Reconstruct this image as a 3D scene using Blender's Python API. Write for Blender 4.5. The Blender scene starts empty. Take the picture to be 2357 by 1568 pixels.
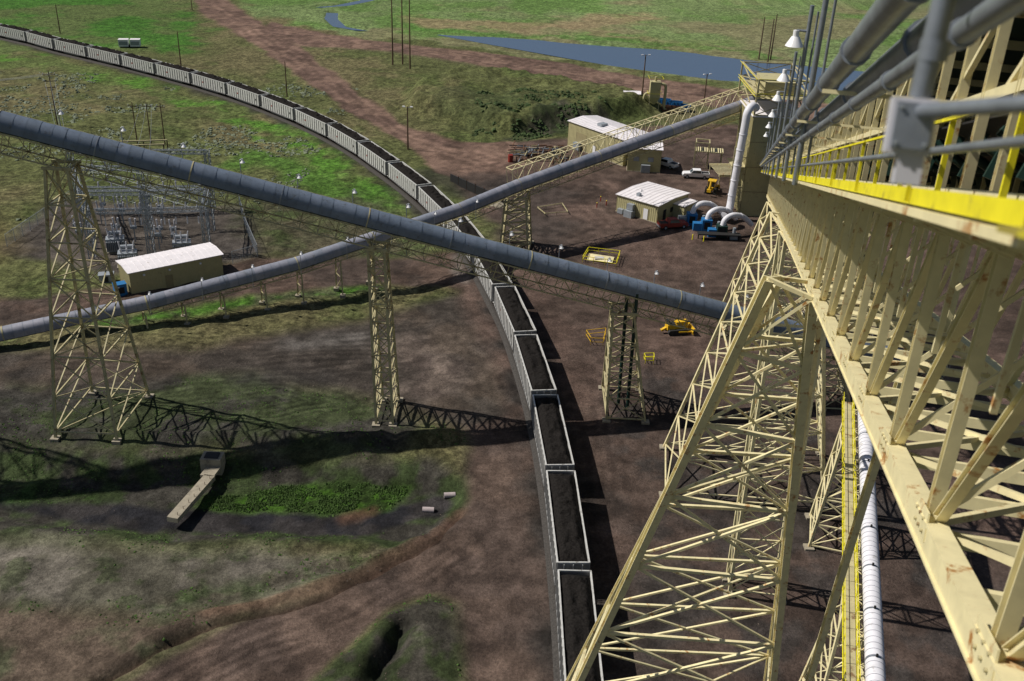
import bpy, math, random
import numpy as np
from mathutils import Vector, Matrix
random.seed(4); rng=np.random.RandomState(7)
sc=bpy.context.scene
V=Vector
# ------------------------------------------------------------ materials
def newmat(name):
    m=bpy.data.materials.new(name); m.use_nodes=True
    nt=m.node_tree; b=nt.nodes['Principled BSDF']; return m,nt,b
def mat(name,c,rough=.6,metal=0,var=.25,scale=3,c2=None,c2amt=.0,bump=0,bscale=30,spec=.3,c2scale=1.2):
    m,nt,b=newmat(name); N=nt.nodes; L=nt.links
    tc=N.new('ShaderNodeTexCoord'); 
    n1=N.new('ShaderNodeTexNoise'); n1.inputs['Scale'].default_value=scale; n1.inputs['Detail'].default_value=5; n1.inputs['Roughness'].default_value=.65
    L.new(tc.outputs['Object'],n1.inputs['Vector'])
    r=N.new('ShaderNodeMapRange'); r.inputs[1].default_value=.3; r.inputs[2].default_value=.7; r.inputs[3].default_value=1-var; r.inputs[4].default_value=1+var
    L.new(n1.outputs['Fac'],r.inputs[0])
    mx=N.new('ShaderNodeVectorMath'); mx.operation='SCALE'; mx.inputs[0].default_value=c; L.new(r.outputs[0],mx.inputs['Scale'])
    out=mx.outputs[0]
    if c2:
        n2=N.new('ShaderNodeTexNoise'); n2.inputs['Scale'].default_value=c2scale; n2.inputs['Detail'].default_value=6; n2.inputs['Roughness'].default_value=.7
        L.new(tc.outputs['Object'],n2.inputs['Vector'])
        r2=N.new('ShaderNodeMapRange'); r2.inputs[1].default_value=.62-c2amt; r2.inputs[2].default_value=.70-c2amt*.6
        L.new(n2.outputs['Fac'],r2.inputs[0])
        mm=N.new('ShaderNodeMix'); mm.data_type='RGBA'; L.new(r2.outputs[0],mm.inputs[0]); L.new(out,mm.inputs[6]); mm.inputs[7].default_value=(*c2,1)
        out=mm.outputs[2]
    L.new(out,b.inputs['Base Color'])
    b.inputs['Roughness'].default_value=rough; b.inputs['Metallic'].default_value=metal
    b.inputs['Specular IOR Level'].default_value=spec
    if bump:
        n3=N.new('ShaderNodeTexNoise'); n3.inputs['Scale'].default_value=bscale; n3.inputs['Detail'].default_value=5
        L.new(tc.outputs['Object'],n3.inputs['Vector'])
        bp=N.new('ShaderNodeBump'); bp.inputs['Strength'].default_value=bump; bp.inputs['Distance'].default_value=.1
        L.new(n3.outputs['Fac'],bp.inputs['Height']); L.new(bp.outputs[0],b.inputs['Normal'])
    return m
M={}
M['cream']=mat('cream_steel',(.68,.61,.36),.5,0,.12,2,(.36,.16,.04),.045,c2scale=1.9)
M['cream2']=mat('cream_steel_weathered',(.43,.385,.22),.6,0,.18,.8,(.19,.12,.06),.07,c2scale=1.2)
M['cov0']=mat('cover_sheet_a',(.145,.18,.235),.42,.05,.14,1.5,(.10,.115,.135),.05,spec=.45)
M['cov1']=mat('cover_sheet_b',(.165,.20,.26),.40,.05,.14,1.5,(.11,.125,.145),.05,spec=.45)
M['cov2']=mat('cover_sheet_c',(.13,.162,.21),.45,.05,.14,1.5,(.09,.105,.12),.05,spec=.45)
M['pal0']=mat('pale_sheet_a',(.23,.24,.285),.42,.05,.14,1.5,(.16,.17,.19),.05,spec=.45)
M['pal1']=mat('pale_sheet_b',(.27,.275,.32),.40,.05,.14,1.5,(.18,.19,.21),.05,spec=.45)
M['pal2']=mat('pale_sheet_c',(.195,.215,.26),.45,.05,.14,1.5,(.14,.15,.17),.05,spec=.45)
M['pipe']=mat('galvanised_pipe',(.24,.265,.30),.40,.45,.22,3,(.13,.14,.15),.05,spec=.5)
M['yellow']=mat('safety_yellow',(.74,.66,.02),.5,0,.15,3,(.3,.25,.05),.05)
M['alu']=mat('car_aluminium',(.52,.52,.50),.5,.1,.15,1.2,(.25,.24,.22),.06,c2scale=1.8)
M['aluin']=mat('car_inner',(.20,.20,.20),.6,.1,.25,1.5)
M['coal']=mat('coal',(.013,.0115,.0105),.95,0,.6,5,(.035,.03,.026),-.01,bump=1.0,bscale=5,spec=.1,c2scale=9)
M['dark']=mat('dark_steel',(.02,.02,.02),.7,0,.3,4)
M['rust']=mat('rusty_steel',(.12,.06,.035),.8,0,.4,3,(.2,.09,.04),.1)
M['rail']=mat('rail_steel',(.12,.10,.09),.5,.4,.3,4)
M['ballast']=mat('ballast',(.05,.046,.042),.95,0,.5,6,bump=.8,bscale=5)
M['tie']=mat('wood_tie',(.045,.035,.03),.9,0,.3,4)
M['white']=mat('white_metal_roof',(.72,.69,.71),.5,0,.06,1,(.45,.42,.40),.03)
M['duct']=mat('white_duct',(.64,.64,.68),.45,0,.10,1,(.42,.41,.40),.03)
M['tan']=mat('tan_wall_sheet',(.43,.39,.21),.6,0,.08,1,(.25,.21,.12),.03)
M['tantrim']=mat('tan_trim',(.28,.24,.13),.6,0,.1,1)
M['conc']=mat('concrete',(.28,.25,.19),.85,0,.2,1.5,(.16,.14,.11),.06)
M['wood']=mat('pole_wood',(.10,.065,.04),.85,0,.3,2)
M['blue']=mat('blue_paint',(.02,.14,.34),.5,0,.15,2)
M['red']=mat('red_paint',(.22,.03,.02),.5,0,.15,2)
M['cat']=mat('machine_yellow',(.62,.38,.02),.5,0,.15,3,(.2,.1,.04),.03)
M['tyre']=mat('tyre_rubber',(.015,.015,.015),.85,0,.2,5)
M['glass']=mat('dark_glass',(.02,.025,.03),.1,0,.05,5,spec=.6)
M['wpaint']=mat('white_paint',(.75,.75,.76),.35,0,.03,2,spec=.5)
M['galv']=mat('substation_steel',(.30,.33,.36),.5,.3,.12,2)
M['insul']=mat('insulator',(.48,.48,.52),.4,0,.1,2)
M['green']=mat('dark_green_paint',(.012,.035,.028),.5,0,.25,3)
M['brown']=mat('belt_pan',(.09,.04,.03),.7,0,.2,2)
M['sage']=mat('sagebrush_leaf',(.15,.175,.12),.9,0,.4,.3)
M['lush']=mat('weed_leaf',(.055,.10,.022),.9,0,.5,.4)
M['shrub']=mat('shrub_leaf',(.04,.065,.02),.9,0,.5,.5)
M['pinkc']=mat('culvert_concrete',(.36,.31,.31),.8,0,.15,2)
# ------------------------------------------------------------ mesh builder
class MB:
    def __init__(s): s.v=[];s.f=[];s.m=[];s.mats=[];s.sm=[]
    def mi(s,k):
        if k not in s.mats: s.mats.append(k)
        return s.mats.index(k)
    def add(s,vs,fs,k,smooth=False):
        o=len(s.v); s.v.extend([tuple(v) for v in vs]); i=s.mi(k)
        for f in fs: s.f.append([a+o for a in f]); s.m.append(i); s.sm.append(smooth)
    def obox(s,c,ax,ay,az,k):
        c=V(c); vs=[c+ax*i+ay*j+az*l for l in(-1,1) for j in(-1,1) for i in(-1,1)]
        s.add(vs,[(0,2,3,1),(4,5,7,6),(0,1,5,4),(2,6,7,3),(0,4,6,2),(1,3,7,5)],k)
    def box(s,x0,x1,y0,y1,z0,z1,k):
        s.obox(((x0+x1)/2,(y0+y1)/2,(z0+z1)/2),V(((x1-x0)/2,0,0)),V((0,(y1-y0)/2,0)),V((0,0,(z1-z0)/2)),k)
    def beam(s,p,q,w,h,k,up=None):
        p=V(p);q=V(q);t=q-p; L=t.length
        if L<1e-5: return
        t/=L; u=V(up) if up is not None else V((0,0,1))
        if abs(t.dot(u))>.97: u=V((1,0,0)) if abs(t.x)<.8 else V((0,1,0))
        a=t.cross(u).normalized(); b=a.cross(t)
        s.obox((p+q)/2,t*(L/2),a*(w/2),b*(h/2),k)
    def hbeam(s,p,q,w,h,k,up=None):
        p=V(p);q=V(q);t=(q-p).normalized(); u=V(up) if up is not None else V((0,0,1))
        if abs(t.dot(u))>.97: u=V((1,0,0)) if abs(t.x)<.8 else V((0,1,0))
        a=t.cross(u).normalized(); b=a.cross(t)
        for sg in(-1,1):
            s.beam(p+b*sg*h/2,q+b*sg*h/2,w,h*.12,k,b)
        s.beam(p,q,w*.14,h*.88,k,b)
    def tube(s,p,q,r,k,n=10,caps=True,r2=None):
        p=V(p);q=V(q);t=(q-p).normalized(); u=V((0,0,1)) if abs(t.z)<.95 else V((1,0,0))
        a=t.cross(u).normalized(); b=a.cross(t); r2=r if r2 is None else r2
        vs=[p+(a*math.cos(i*2*math.pi/n)+b*math.sin(i*2*math.pi/n))*r for i in range(n)]+[q+(a*math.cos(i*2*math.pi/n)+b*math.sin(i*2*math.pi/n))*r2 for i in range(n)]
        s.add(vs,[(i,(i+1)%n,n+(i+1)%n,n+i) for i in range(n)],k,True)
        if caps: s.add(vs[:n],[tuple(range(n))[::-1]],k); s.add(vs[n:],[tuple(range(n))],k)
    def path(s,pts,r,k,n=10,sub=5):
        P=[V(p) for p in pts]; P=[P[0]*2-P[1]]+P+[P[-1]*2-P[-2]]; o=[]
        for i in range(1,len(P)-2):
            for t in (j/sub for j in range(sub)):
                a,b,c,d=P[i-1:i+3]; o.append(.5*((2*b)+(c-a)*t+(2*a-5*b+4*c-d)*t*t+(3*b-3*c+d-a)*t**3))
        o.append(P[-2]); rows=[]; pa=None
        for i,p in enumerate(o):
            t=(o[min(i+1,len(o)-1)]-o[max(i-1,0)]).normalized()
            if pa is None: pa=t.cross(V((0,0,1)) if abs(t.z)<.9 else V((1,0,0))).normalized()
            pa=(pa-t*pa.dot(t)).normalized(); b=t.cross(pa)
            rows+= [p+(pa*math.cos(j*2*math.pi/n)+b*math.sin(j*2*math.pi/n))*r for j in range(n)]
        s.add(rows,[(i*n+j,i*n+(j+1)%n,(i+1)*n+(j+1)%n,(i+1)*n+j) for i in range(len(o)-1) for j in range(n)],k,True)
        s.add(rows[:n],[tuple(range(n))],k); s.add(rows[-n:],[tuple(range(n))],k)
    def build(s,name,loc=None,rotz=0):
        me=bpy.data.meshes.new(name); me.from_pydata(s.v,[],s.f)
        for k in s.mats: me.materials.append(M[k])
        me.polygons.foreach_set('material_index',s.m); me.polygons.foreach_set('use_smooth',s.sm); me.update()
        o=bpy.data.objects.new(name,me); sc.collection.objects.link(o)
        if loc: o.location=loc
        o.rotation_euler.z=rotz
        return o
# ------------------------------------------------------------ noise + terrain
tabs=[rng.rand(256,256) for _ in range(6)]
def vn(x,y,k):
    t=tabs[k%6]; xi=np.floor(x).astype(int); yi=np.floor(y).astype(int); fx=x-xi; fy=y-yi
    fx=fx*fx*(3-2*fx); fy=fy*fy*(3-2*fy); a=xi%256;b=(xi+1)%256;c=yi%256;d=(yi+1)%256
    return (t[a,c]*(1-fx)+t[b,c]*fx)*(1-fy)+(t[a,d]*(1-fx)+t[b,d]*fx)*fy
def fbm(x,y,s,o=4,k=0):
    r=0;a=1;tot=0
    for i in range(o):
        r=r+a*vn(x/s+13.7*i+k*31,y/s+7.3*i+k*17,i+k); tot+=a; a*=.55; s*=.5
    return r/tot
def dline(x,y,pts):
    d=np.full(x.shape,1e9)
    for (ax,ay),(bx,by) in zip(pts[:-1],pts[1:]):
        ex,ey=bx-ax,by-ay; t=np.clip(((x-ax)*ex+(y-ay)*ey)/(ex*ex+ey*ey+1e-9),0,1)
        d=np.minimum(d,(x-ax-t*ex)**2+(y-ay-t*ey)**2)
    return np.sqrt(d)
def sdf(x,y,P):
    d=dline(x,y,list(P)+[P[0]]); ins=np.zeros(x.shape,bool); n=len(P)
    for i in range(n):
        ax,ay=P[i];bx,by=P[(i+1)%n]
        if ay==by: continue
        c=((ay>y)!=(by>y))&(x<(bx-ax)*(y-ay)/(by-ay)+ax); ins^=c
    return np.where(ins,-d,d)
def ss(t): t=np.clip(t,0,1); return t*t*(3-2*t)
def cul(x,y,P,w,fn):
    P=np.array(P); r=np.zeros(x.shape)
    q=(x>P[:,0].min()-w)&(x<P[:,0].max()+w)&(y>P[:,1].min()-w)&(y<P[:,1].max()+w)
    if q.any(): r[q]=fn(x[q],y[q])
    return r
def pm(x,y,P,w=2.): return cul(x,y,P,w+1,lambda a,b: ss(.5-sdf(a,b,P)/w))
def lm(x,y,P,r,w=1.5): return cul(x,y,P,r+w+1,lambda a,b: ss(.5-(dline(a,b,P)-r)/w))
TRK=[(-300,415),(-240,380),(-184,344),(-160,329),(-147,319),(-132,309),(-118,299.5),(-105,290),(-91,279.5),(-79,269.5),(-68,259),(-57,247.5),(-47,235.5),(-38,223),(-30,210),(-22.5,197),(-16,184),(-10.5,171),(-6,158),(-2.8,146),(0,135),(2.2,123),(4.2,110),(5.7,95),(6.7,78),(7.1,62),(7,40),(6.5,10),(6,-60)]
HAULL=[(-160,500),(-138,430),(-123,395),(-96,352),(-77,319),(-63,291),(-46,261),(-34,243),(-24,226),(-18,210),(-8,204),(6,225),(-2,238),(-15,236),(-30,250),(-42,273),(-59,309),(-76,344),(-96,380),(-125,434),(-146,500)]
HAULU=[(-92,362),(-76,344),(-44,341),(-14,324),(13,307),(49,284),(62,276),(95,258),(140,235),(150,262),(110,280),(72,299),(40,315),(-1,341),(-38,352),(-72,367),(-96,387)]
RIV=[(-34,376),(-9,375),(14,370),(45,365),(77,352),(106,343),(150,330),(150,288),(103,302),(88,307),(76,316),(63,316),(42,326),(14,342),(-13,361)]
CRK1=[(-62,470),(-69,448),(-77,432),(-84,426)]
CRK2=[(-77,414),(-75,400),(-69,384),(-60,378)]
YARD=[(-13,202),(-6,225),(-2,238),(12,243),(20,250),(36,258),(52,262),(220,262),(220,-80),(3,-80),(3,60),(3,88),(0,111),(-4,130),(-10,152),(-4,165),(-3,180),(-10,190)]
CDIRT=[(-90,118),(-72,122),(-45,125),(-22,137),(-7,150),(2,150),(8,130),(6,60),(-4,65),(-4,92),(-5,104),(-16,113),(-35,119),(-60,113),(-90,110)]
UDIRT=[(-100,132),(-80,139),(-61,146),(-44,158),(-25,162),(-9,165),(-2,160),(-7,150),(-22,151),(-40,143),(-61,134),(-100,122)]
SUBST=[(-90,158),(-66,150),(-46,156),(-43,160),(-53,184),(-88,184)]
DITCH=[(-120,95),(-58,96),(-37,97),(-20,98),(-10,97),(-5,94),(-4.5,89),(-8,85.5),(-21,84.8),(-35,84),(-58,86),(-120,87)]
LROAD=[(-5,106),(-4,92),(-7,85),(-13,78.5),(-23,73),(-32,63),(-60,40),(-30,30),(-17,63),(-11,73),(-6,75.5),(-4,74),(-3.2,70),(-4,60),(-4,20),(4,20),(4,88),(1,111)]
ISL=[(-10.5,72.5),(-6,75),(-4.2,73),(-3.6,69),(-4.5,60),(-5,20),(-28,30),(-16.5,63)]
CLAY=[(-120,84),(-52,82.5),(-34,81.5),(-20,81),(-12,79.5),(-21,75),(-32,70.5),(-47,72),(-120,74)]
BANK=[(-11,251),(-2,247),(10,256),(24,263),(38,276),(22,290),(-6,306),(-22,300),(-30,286),(-30,262)]
MARSH=[(-34,89.5),(-33.5,92),(-27,95.6),(-18,96.4),(-11.5,95.5),(-12.5,91.6),(-20,90.3)]
CRACK=[(-5,89),(-7.2,84),(-13,78),(-20,74.2),(-27,70),(-36,61.5)]
def terrain(x,y,full=True):
    n1=fbm(x,y,9,4,0)-.5; n2=fbm(x,y,9,4,1)-.5
    far=np.clip((y-120)/150,0,1)
    wx=x+n1*(3+1.5*far); wy=y+n2*(3+1.5*far)
    wx2=x+n1*(6+22*far); wy2=y+n2*(6+22*far)
    road=np.maximum.reduce([pm(wx,wy,HAULL,3),pm(wx,wy,HAULU,3),pm(wx,wy,YARD,4),pm(wx,wy,CDIRT,4)*.7,pm(wx,wy,LROAD,2)])
    dt=dline(x,y,TRK)
    ditch=pm(wx,wy,DITCH,4)
    h=(fbm(x,y,26,5,2)-.5)*2.2*(1-road)*np.where(y>105,1,.6)
    h=h+(fbm(x,y,3,4,3)-.5)*(.16+.6*(1-road))
    h=h-1.5*ditch + 1.2*lm(wx,wy,[(-120,101),(-50,102),(-30,102),(-16,103.5)],.8,3.5)+1.7*lm(wx,wy,[(-12,103),(-8,104)],.3,4)
    gul=lm(wx,wy,[(-12,60),(-10,66),(-8.3,71)],.4,3.2)
    h=h+1.3*pm(wx,wy,ISL,5)-2.6*gul
    h=h-.8*lm(wx,wy,CRACK,.1,1.2)
    h=h+.7*lm(wx-.3,wy+1.3,CRACK,.3,2.2)*0+.9*lm(wx+.9,wy-1.2,CRACK,.3,2.4)
    bank=pm(wx,wy,BANK,7); h=h+4.2*bank+ (fbm(x,y,6,3,4)-.5)*2.5*bank
    riv=np.maximum(pm(x,y,RIV,5),np.maximum(lm(x,y,CRK1,2.6,3),lm(x,y,CRK2,2.6,3)))
    kt=ss(1.4-dt/5); h=h*(1-kt)*(1-riv)+.12*ss(1.5-dt/4)-1.2*riv
    h=h*np.where(y>300,.5,1)
    if not full: return h,None,None
    def C(*c): return np.array(c)
    col=np.zeros(x.shape+(3,)); g=np.ones(x.shape)
    a=ss((fbm(x,y,30,5,1)-.38)/.25)[...,None]
    col[:]=C(.098,.108,.042)*(1-a)+C(.135,.122,.060)*a
    b=ss((fbm(x,y,14,5,4)-.5)/.15)[...,None]*.6; col=col*(1-b)+C(.072,.098,.030)*b
    def lay(m,c,gr=None,c2=None,s=8,k=0):
        nonlocal col,g
        cc=np.array(c)
        if c2 is not None:
            q=ss((fbm(x,y,s,5,k)-.4)/.2)[...,None]; cc=cc*(1-q)+np.array(c2)*q
        mm=m[...,None]; col=col*(1-mm)+cc*mm
        if gr is not None: g=g*(1-m)+gr*m
    MEAD=[(-172,520),(-150,450),(-125,437),(-96,392),(-72,372),(-38,358),(-1,347),(40,321),(72,305),(110,288),(150,268),(1500,300),(6000,6000),(-6000,6000)]
    lay(pm(wx2,wy2,MEAD,8),(.112,.19,.052),1,(.15,.205,.08),25,2)
    lay(pm(wx2,wy2,MEAD,8)*ss((fbm(x,y,60,5,3)-.5)/.1)*.8,(.20,.18,.10),.6)
    lay(lm(wx2,wy2,[(-40,400),(0,398),(20,412),(50,430)],9,12)*.8,(.25,.19,.11),.5)
    lay(lm(wx2,wy2,[(20,412),(34,385),(60,368)],6,8)*.7,(.22,.18,.10),.5)
    lay(lm(wx2,wy2,[(-40,384),(0,382),(50,374),(90,358)],3,8)*.8,(.07,.17,.03),1)
    lay(pm(wx2,wy2,[(-250,300),(-160,312),(-125,322),(-104,330),(-122,385),(-150,440),(-200,520),(-400,500)],10),(.055,.145,.022),1,(.095,.13,.042),18,2)
    lay(lm(wx2,wy2,[(-220,345),(-160,308),(-111,285),(-82,260),(-54,234),(-40,214),(-30,198),(-24,187)],4.5,5)*.95,(.075,.175,.024),1,(.095,.125,.04),9,3)
    lay(lm(wx2,wy2,[(-60,215),(-42,200),(-30,188)],6,8)*.8,(.068,.155,.024),1)
    lay(lm(wx,wy,HAULU[:8],2,5)*.5,(.13,.115,.07),.6)
    lay(pm(wx,wy,SUBST,4),(.11,.094,.08),.1,(.078,.068,.06),6,2)
    lay(pm(wx2,wy2,[(-130,205),(-100,180),(-84,160),(-100,140),(-150,150)],8)*.6,(.14,.11,.05),.8)
    lay(pm(wx2,wy2,[(-54,184),(-42,158),(-25,160),(-12,168),(-20,182),(-35,196)],6)*.7,(.058,.08,.032),.9,(.08,.07,.05),6,2)
    # dirt
    lay(pm(wx,wy,UDIRT,3),(.105,.073,.058),.05,(.08,.060,.050),7,1)
    lay(lm(wx,wy,[(-59,130.5),(-40,141.5),(-22,149)],1.6,3),(.06,.14,.02),1,(.07,.085,.04),4,1)
    lay(pm(wx2,wy2,[(-120,123),(-60,117),(-36,121),(-14,113),(-10,103),(-16,99),(-120,97)],6),(.058,.055,.047),.5,(.058,.072,.034),5,2)
    lay(pm(wx,wy,CDIRT,5)*.95,(.098,.076,.062),.03,(.066,.055,.049),10,3)
    lay(pm(wx,wy,YARD,4),(.125,.086,.070),0,(.092,.066,.054),12,2)
    lay(lm(wx2,wy2,[(-14,128),(-9,122),(-11,116)],3,6)*.85,(.19,.15,.125),0,(.09,.07,.06),2.5,2)
    lay(lm(wx2,wy2,[(-9,155),(-8,160)],1.5,3)*.8,(.20,.17,.15),0)
    lay(lm(wx2,wy2,[(-30,127),(-22,131)],2,4)*.6,(.14,.13,.12),0)
    lay(lm(wx2,wy2,[(-36,118),(-24,119)],2,5)*.6,(.045,.042,.04),0)
    hr=np.maximum(pm(wx,wy,HAULL,2),pm(wx,wy,HAULU,2))
    lay(hr,(.205,.135,.103),0,(.150,.098,.077),9,2)
    # coal dust zones
    lay(pm(wx2,wy2,[(13,118),(11,40),(50,40),(52,95),(34,122),(20,128)],8)*.8,(.046,.043,.041),.1,(.082,.060,.050),4,3)
    lay(lm(wx2,wy2,[(-20,200),(-8,206),(4,200),(4,180),(0,170)],7,10)*.7,(.040,.036,.033),0)
    lay(pm(wx2,wy2,[(-6,238),(8,262),(22,268),(30,262),(12,246)],5)*.8,(.06,.055,.045),.5,(.04,.055,.025),4,1)
    lay(pm(wx2,wy2,[(-16,250),(0,258),(8,268),(-4,278),(-20,270)],6)*.5,(.055,.07,.03),.9)
    # lower left
    lay(pm(wx,wy,[(-120,98),(-9,99),(-3.8,95),(-3.4,88),(-8,83),(-35,82.5),(-120,84)],3),(.058,.054,.045),.5,(.05,.07,.028),3,2)
    lay(pm(wx,wy,CLAY,5),(.175,.158,.130),.15,(.12,.112,.085),5,1)
    lay(pm(wx,wy,CLAY,5)*ss((fbm(x,y,3,4,3)-.56)/.06)*.7,(.06,.075,.035),.8)
    lay(pm(wx,wy,[(-120,76),(-47,73),(-32,70.5),(-23,73.5),(-32,64),(-60,42),(-120,30)],4),(.13,.098,.074),.4,(.085,.088,.052),5,2)
    lay(lm(wx,wy,[(-10,83),(-16,80),(-24,76.4),(-32,73)],1.1,3)*.75,(.055,.085,.028),.9,(.09,.08,.055),2,1)
    mud=np.maximum(lm(wx,wy,[(-120,91),(-58,91),(-44,89),(-38,87.5)],1.9,1.4),lm(wx,wy,[(-36,88),(-30,87.6),(-16,88.4),(-8,92)],1.9,1.2))
    lay(mud,(.024,.024,.028),0,(.044,.040,.040),3,2)
    lay(pm(wx,wy,MARSH,1.6),(.05,.115,.014),1,(.028,.05,.012),1.8,1)
    lay(pm(wx,wy,[(-60,92.5),(-48,93),(-45,90.7),(-56,89.5)],1.6)*.8,(.05,.10,.02),1,(.04,.055,.02),2,1)
    lay(lm(wx,wy,[(-15,91.5),(-18,89.6)],.7,1.6)*.7,(.18,.10,.065),0)
    lay(pm(wx,wy,LROAD,2.2),(.140,.100,.080),0,(.098,.072,.060),8,3)
    lay(pm(wx,wy,ISL,1.8),(.070,.064,.052),.4,(.05,.066,.028),2.5,2)
    lay(lm(wx,wy,CRACK,.25,.7)*.9,(.045,.028,.022),0)
    lay(lm(wx,wy,[(-5,90),(-7.8,84.6),(-13,78.9),(-21,75),(-28,71)],.6,1)*.55,(.21,.125,.09),0)
    lay(gul,(.035,.036,.03),.3)
    tn=fbm(x,y,5,4,5)
    lay(ss(1.25-(dt+ (tn-.5)*6)/4.2)*.9,(.040,.037,.034),0)
    def ruts(P,w,k,amp,sp=2.1):
        nonlocal col
        d=dline(x+n1*2.5,y+n2*2.5,P); m=ss(1.2-d/w)*ss((fbm(x,y,11,3,k)-.35)/.2)
        sgn=np.sin(d*6.283/sp+4*fbm(x,y,20,2,k)); sgn=np.sign(sgn)*np.abs(sgn)**.5
        col=col*(1+(amp*m*sgn*(.6+.8*fbm(x,y,2,2,k)))[...,None])
    ruts([(1.5,20),(0.5,60),(0,80),(-1.5,100),(-4,118),(-14,128),(-40,122),(-80,117)],9,1,.19,1.5)
    ruts([(3,100),(0,125),(-8,140),(-30,133)],8,2,.18,1.6)
    ruts([(0,90),(-8,79),(-20,70),(-36,54)],5,3,.22,1.3)
    ruts([(12,40),(12,90),(12,120),(6,140),(-3,155),(-40,150),(-90,134)],4,4,.19,1.6)
    ruts([(-45,112),(-30,116),(-22,112),(-30,108)],5,2,.26,1.4)
    ruts([(-150,480),(-130,420),(-86,345),(-52,284),(-30,242),(-6,220)],9,1,.17,3.2)
    ruts([(-130,430),(-90,366),(-30,346),(20,310),(90,272),(150,248)],9,2,.17,3.2)
    ruts([(-5,215),(15,205),(22,180),(10,165),(20,150),(40,150)],10,3,.16,2.6)
    sp=ss((fbm(x,y,5,5,4)-.52)/.12)*(1-g); col=col*(1-.30*sp[...,None])
    gr=ss((fbm(x,y,1.4,3,2)-.3)/.4)[...,None]; col=col*(.76+.46*gr)
    big=fbm(x,y,45,3,5)[...,None]; col=col*(.80+.32*big)
    return h,np.clip(col,.004,.6),np.clip(g,0,1)
def geo(a,b,n): return a*(b/a)**(np.arange(n+1)/n)
X=np.concatenate([-geo(260,5000,22)[::-1],np.arange(-258,-100,1.2),np.arange(-100,55,.33),np.arange(55,160,1.2),geo(160,5000,24)])
Y=np.concatenate([-geo(60,1500,12)[::-1],np.arange(-50,40,4),np.arange(40,150,.33),np.arange(150,260,.7),np.arange(260,480,1.4),geo(480,6000,36)])
gx,gy=np.meshgrid(X,Y); hh,cc,gg=terrain(gx,gy)
ny,nx=gx.shape
me=bpy.data.meshes.new('ground'); me.vertices.add(nx*ny)
me.vertices.foreach_set('co',np.stack([gx,gy,hh],-1).astype(np.float32).ravel())
i=np.arange(nx*ny).reshape(ny,nx); q=np.stack([i[:-1,:-1],i[:-1,1:],i[1:,1:],i[1:,:-1]],-1).reshape(-1,4)
me.loops.add(q.size); me.loops.foreach_set('vertex_index',q.ravel().astype(np.int32))
me.polygons.add(len(q)); me.polygons.foreach_set('loop_start',np.arange(0,q.size,4,dtype=np.int32)); me.polygons.foreach_set('loop_total',np.full(len(q),4,dtype=np.int32))
me.polygons.foreach_set('use_smooth',np.ones(len(q),bool))
me.update(); me.validate()
at=me.color_attributes.new('Col','FLOAT_COLOR','POINT'); at.data.foreach_set('color',np.concatenate([cc,gg[...,None]],-1).astype(np.float32).ravel())
gm,nt,b=newmat('ground_soil_grass'); N=nt.nodes; L=nt.links
at=N.new('ShaderNodeVertexColor'); at.layer_name='Col'
tc=N.new('ShaderNodeTexCoord')
def nz(s,d=6,r=.65):
    n=N.new('ShaderNodeTexNoise'); n.inputs['Scale'].default_value=s; n.inputs['Detail'].default_value=d; n.inputs['Roughness'].default_value=r; L.new(tc.outputs['Object'],n.inputs['Vector']); return n.outputs['Fac']
def mr(i,a,b2,c,d):
    n=N.new('ShaderNodeMapRange'); n.inputs[1].default_value=a;n.inputs[2].default_value=b2;n.inputs[3].default_value=c;n.inputs[4].default_value=d; L.new(i,n.inputs[0]); return n.outputs[0]
def mt(op,a,b2):
    n=N.new('ShaderNodeMath'); n.operation=op
    for k,v in enumerate((a,b2)):
        if isinstance(v,(int,float)): n.inputs[k].default_value=v
        else: L.new(v,n.inputs[k])
    return n.outputs[0]
fine=mr(nz(2.6,6,.85),.33,.67,.52,1.48); med=mr(nz(.28,6,.7),.3,.7,.78,1.22)
clump=mr(nz(.9,7,.85),.43,.57,.52,1.42)
gmul=mt('ADD',mt('MULTIPLY',mt('SUBTRACT',clump,1.0),at.outputs['Alpha']),1.0)
tot=mt('MULTIPLY',mt('MULTIPLY',fine,med),gmul)
sv=N.new('ShaderNodeVectorMath'); sv.operation='SCALE'; L.new(at.outputs['Color'],sv.inputs[0]); L.new(tot,sv.inputs['Scale'])
L.new(sv.outputs[0],b.inputs['Base Color']); b.inputs['Roughness'].default_value=.95; b.inputs['Specular IOR Level'].default_value=.1
bp=N.new('ShaderNodeBump'); bp.inputs['Strength'].default_value=.85; bp.inputs['Distance'].default_value=.4
L.new(nz(1.9,7,.8),bp.inputs['Height']); L.new(bp.outputs[0],b.inputs['Normal'])
me.materials.append(gm); go=bpy.data.objects.new('ground',me); sc.collection.objects.link(go)
def gz(x,y): return float(terrain(np.array([float(x)]),np.array([float(y)]),False)[0][0])
# water
wm,nt,b=newmat('river_water'); b.inputs['Base Color'].default_value=(.065,.10,.165,1); b.inputs['Roughness'].default_value=.22
n=nt.nodes.new('ShaderNodeTexNoise'); n.inputs['Scale'].default_value=.4; n.inputs['Detail'].default_value=6
bp=nt.nodes.new('ShaderNodeBump'); bp.inputs['Strength'].default_value=.3; tcw=nt.nodes.new('ShaderNodeTexCoord')
nt.links.new(tcw.outputs['Object'],n.inputs['Vector']); nt.links.new(n.outputs['Fac'],bp.inputs['Height']); nt.links.new(bp.outputs[0],b.inputs['Normal'])
M['water']=wm
def water(name,P):
    mb=MB(); mb.add([(x,y,-.32) for x,y in P],[tuple(range(len(P)))],'water'); mb.build(name)
def grow(P,d):
    cx=sum(p[0] for p in P)/len(P); cy=sum(p[1] for p in P)/len(P)
    return [(x+(d if x>cx else -d)*.6,y+(d if y>cy else -d)*.9) for x,y in P]
water('river',grow(RIV,1.5))
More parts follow.
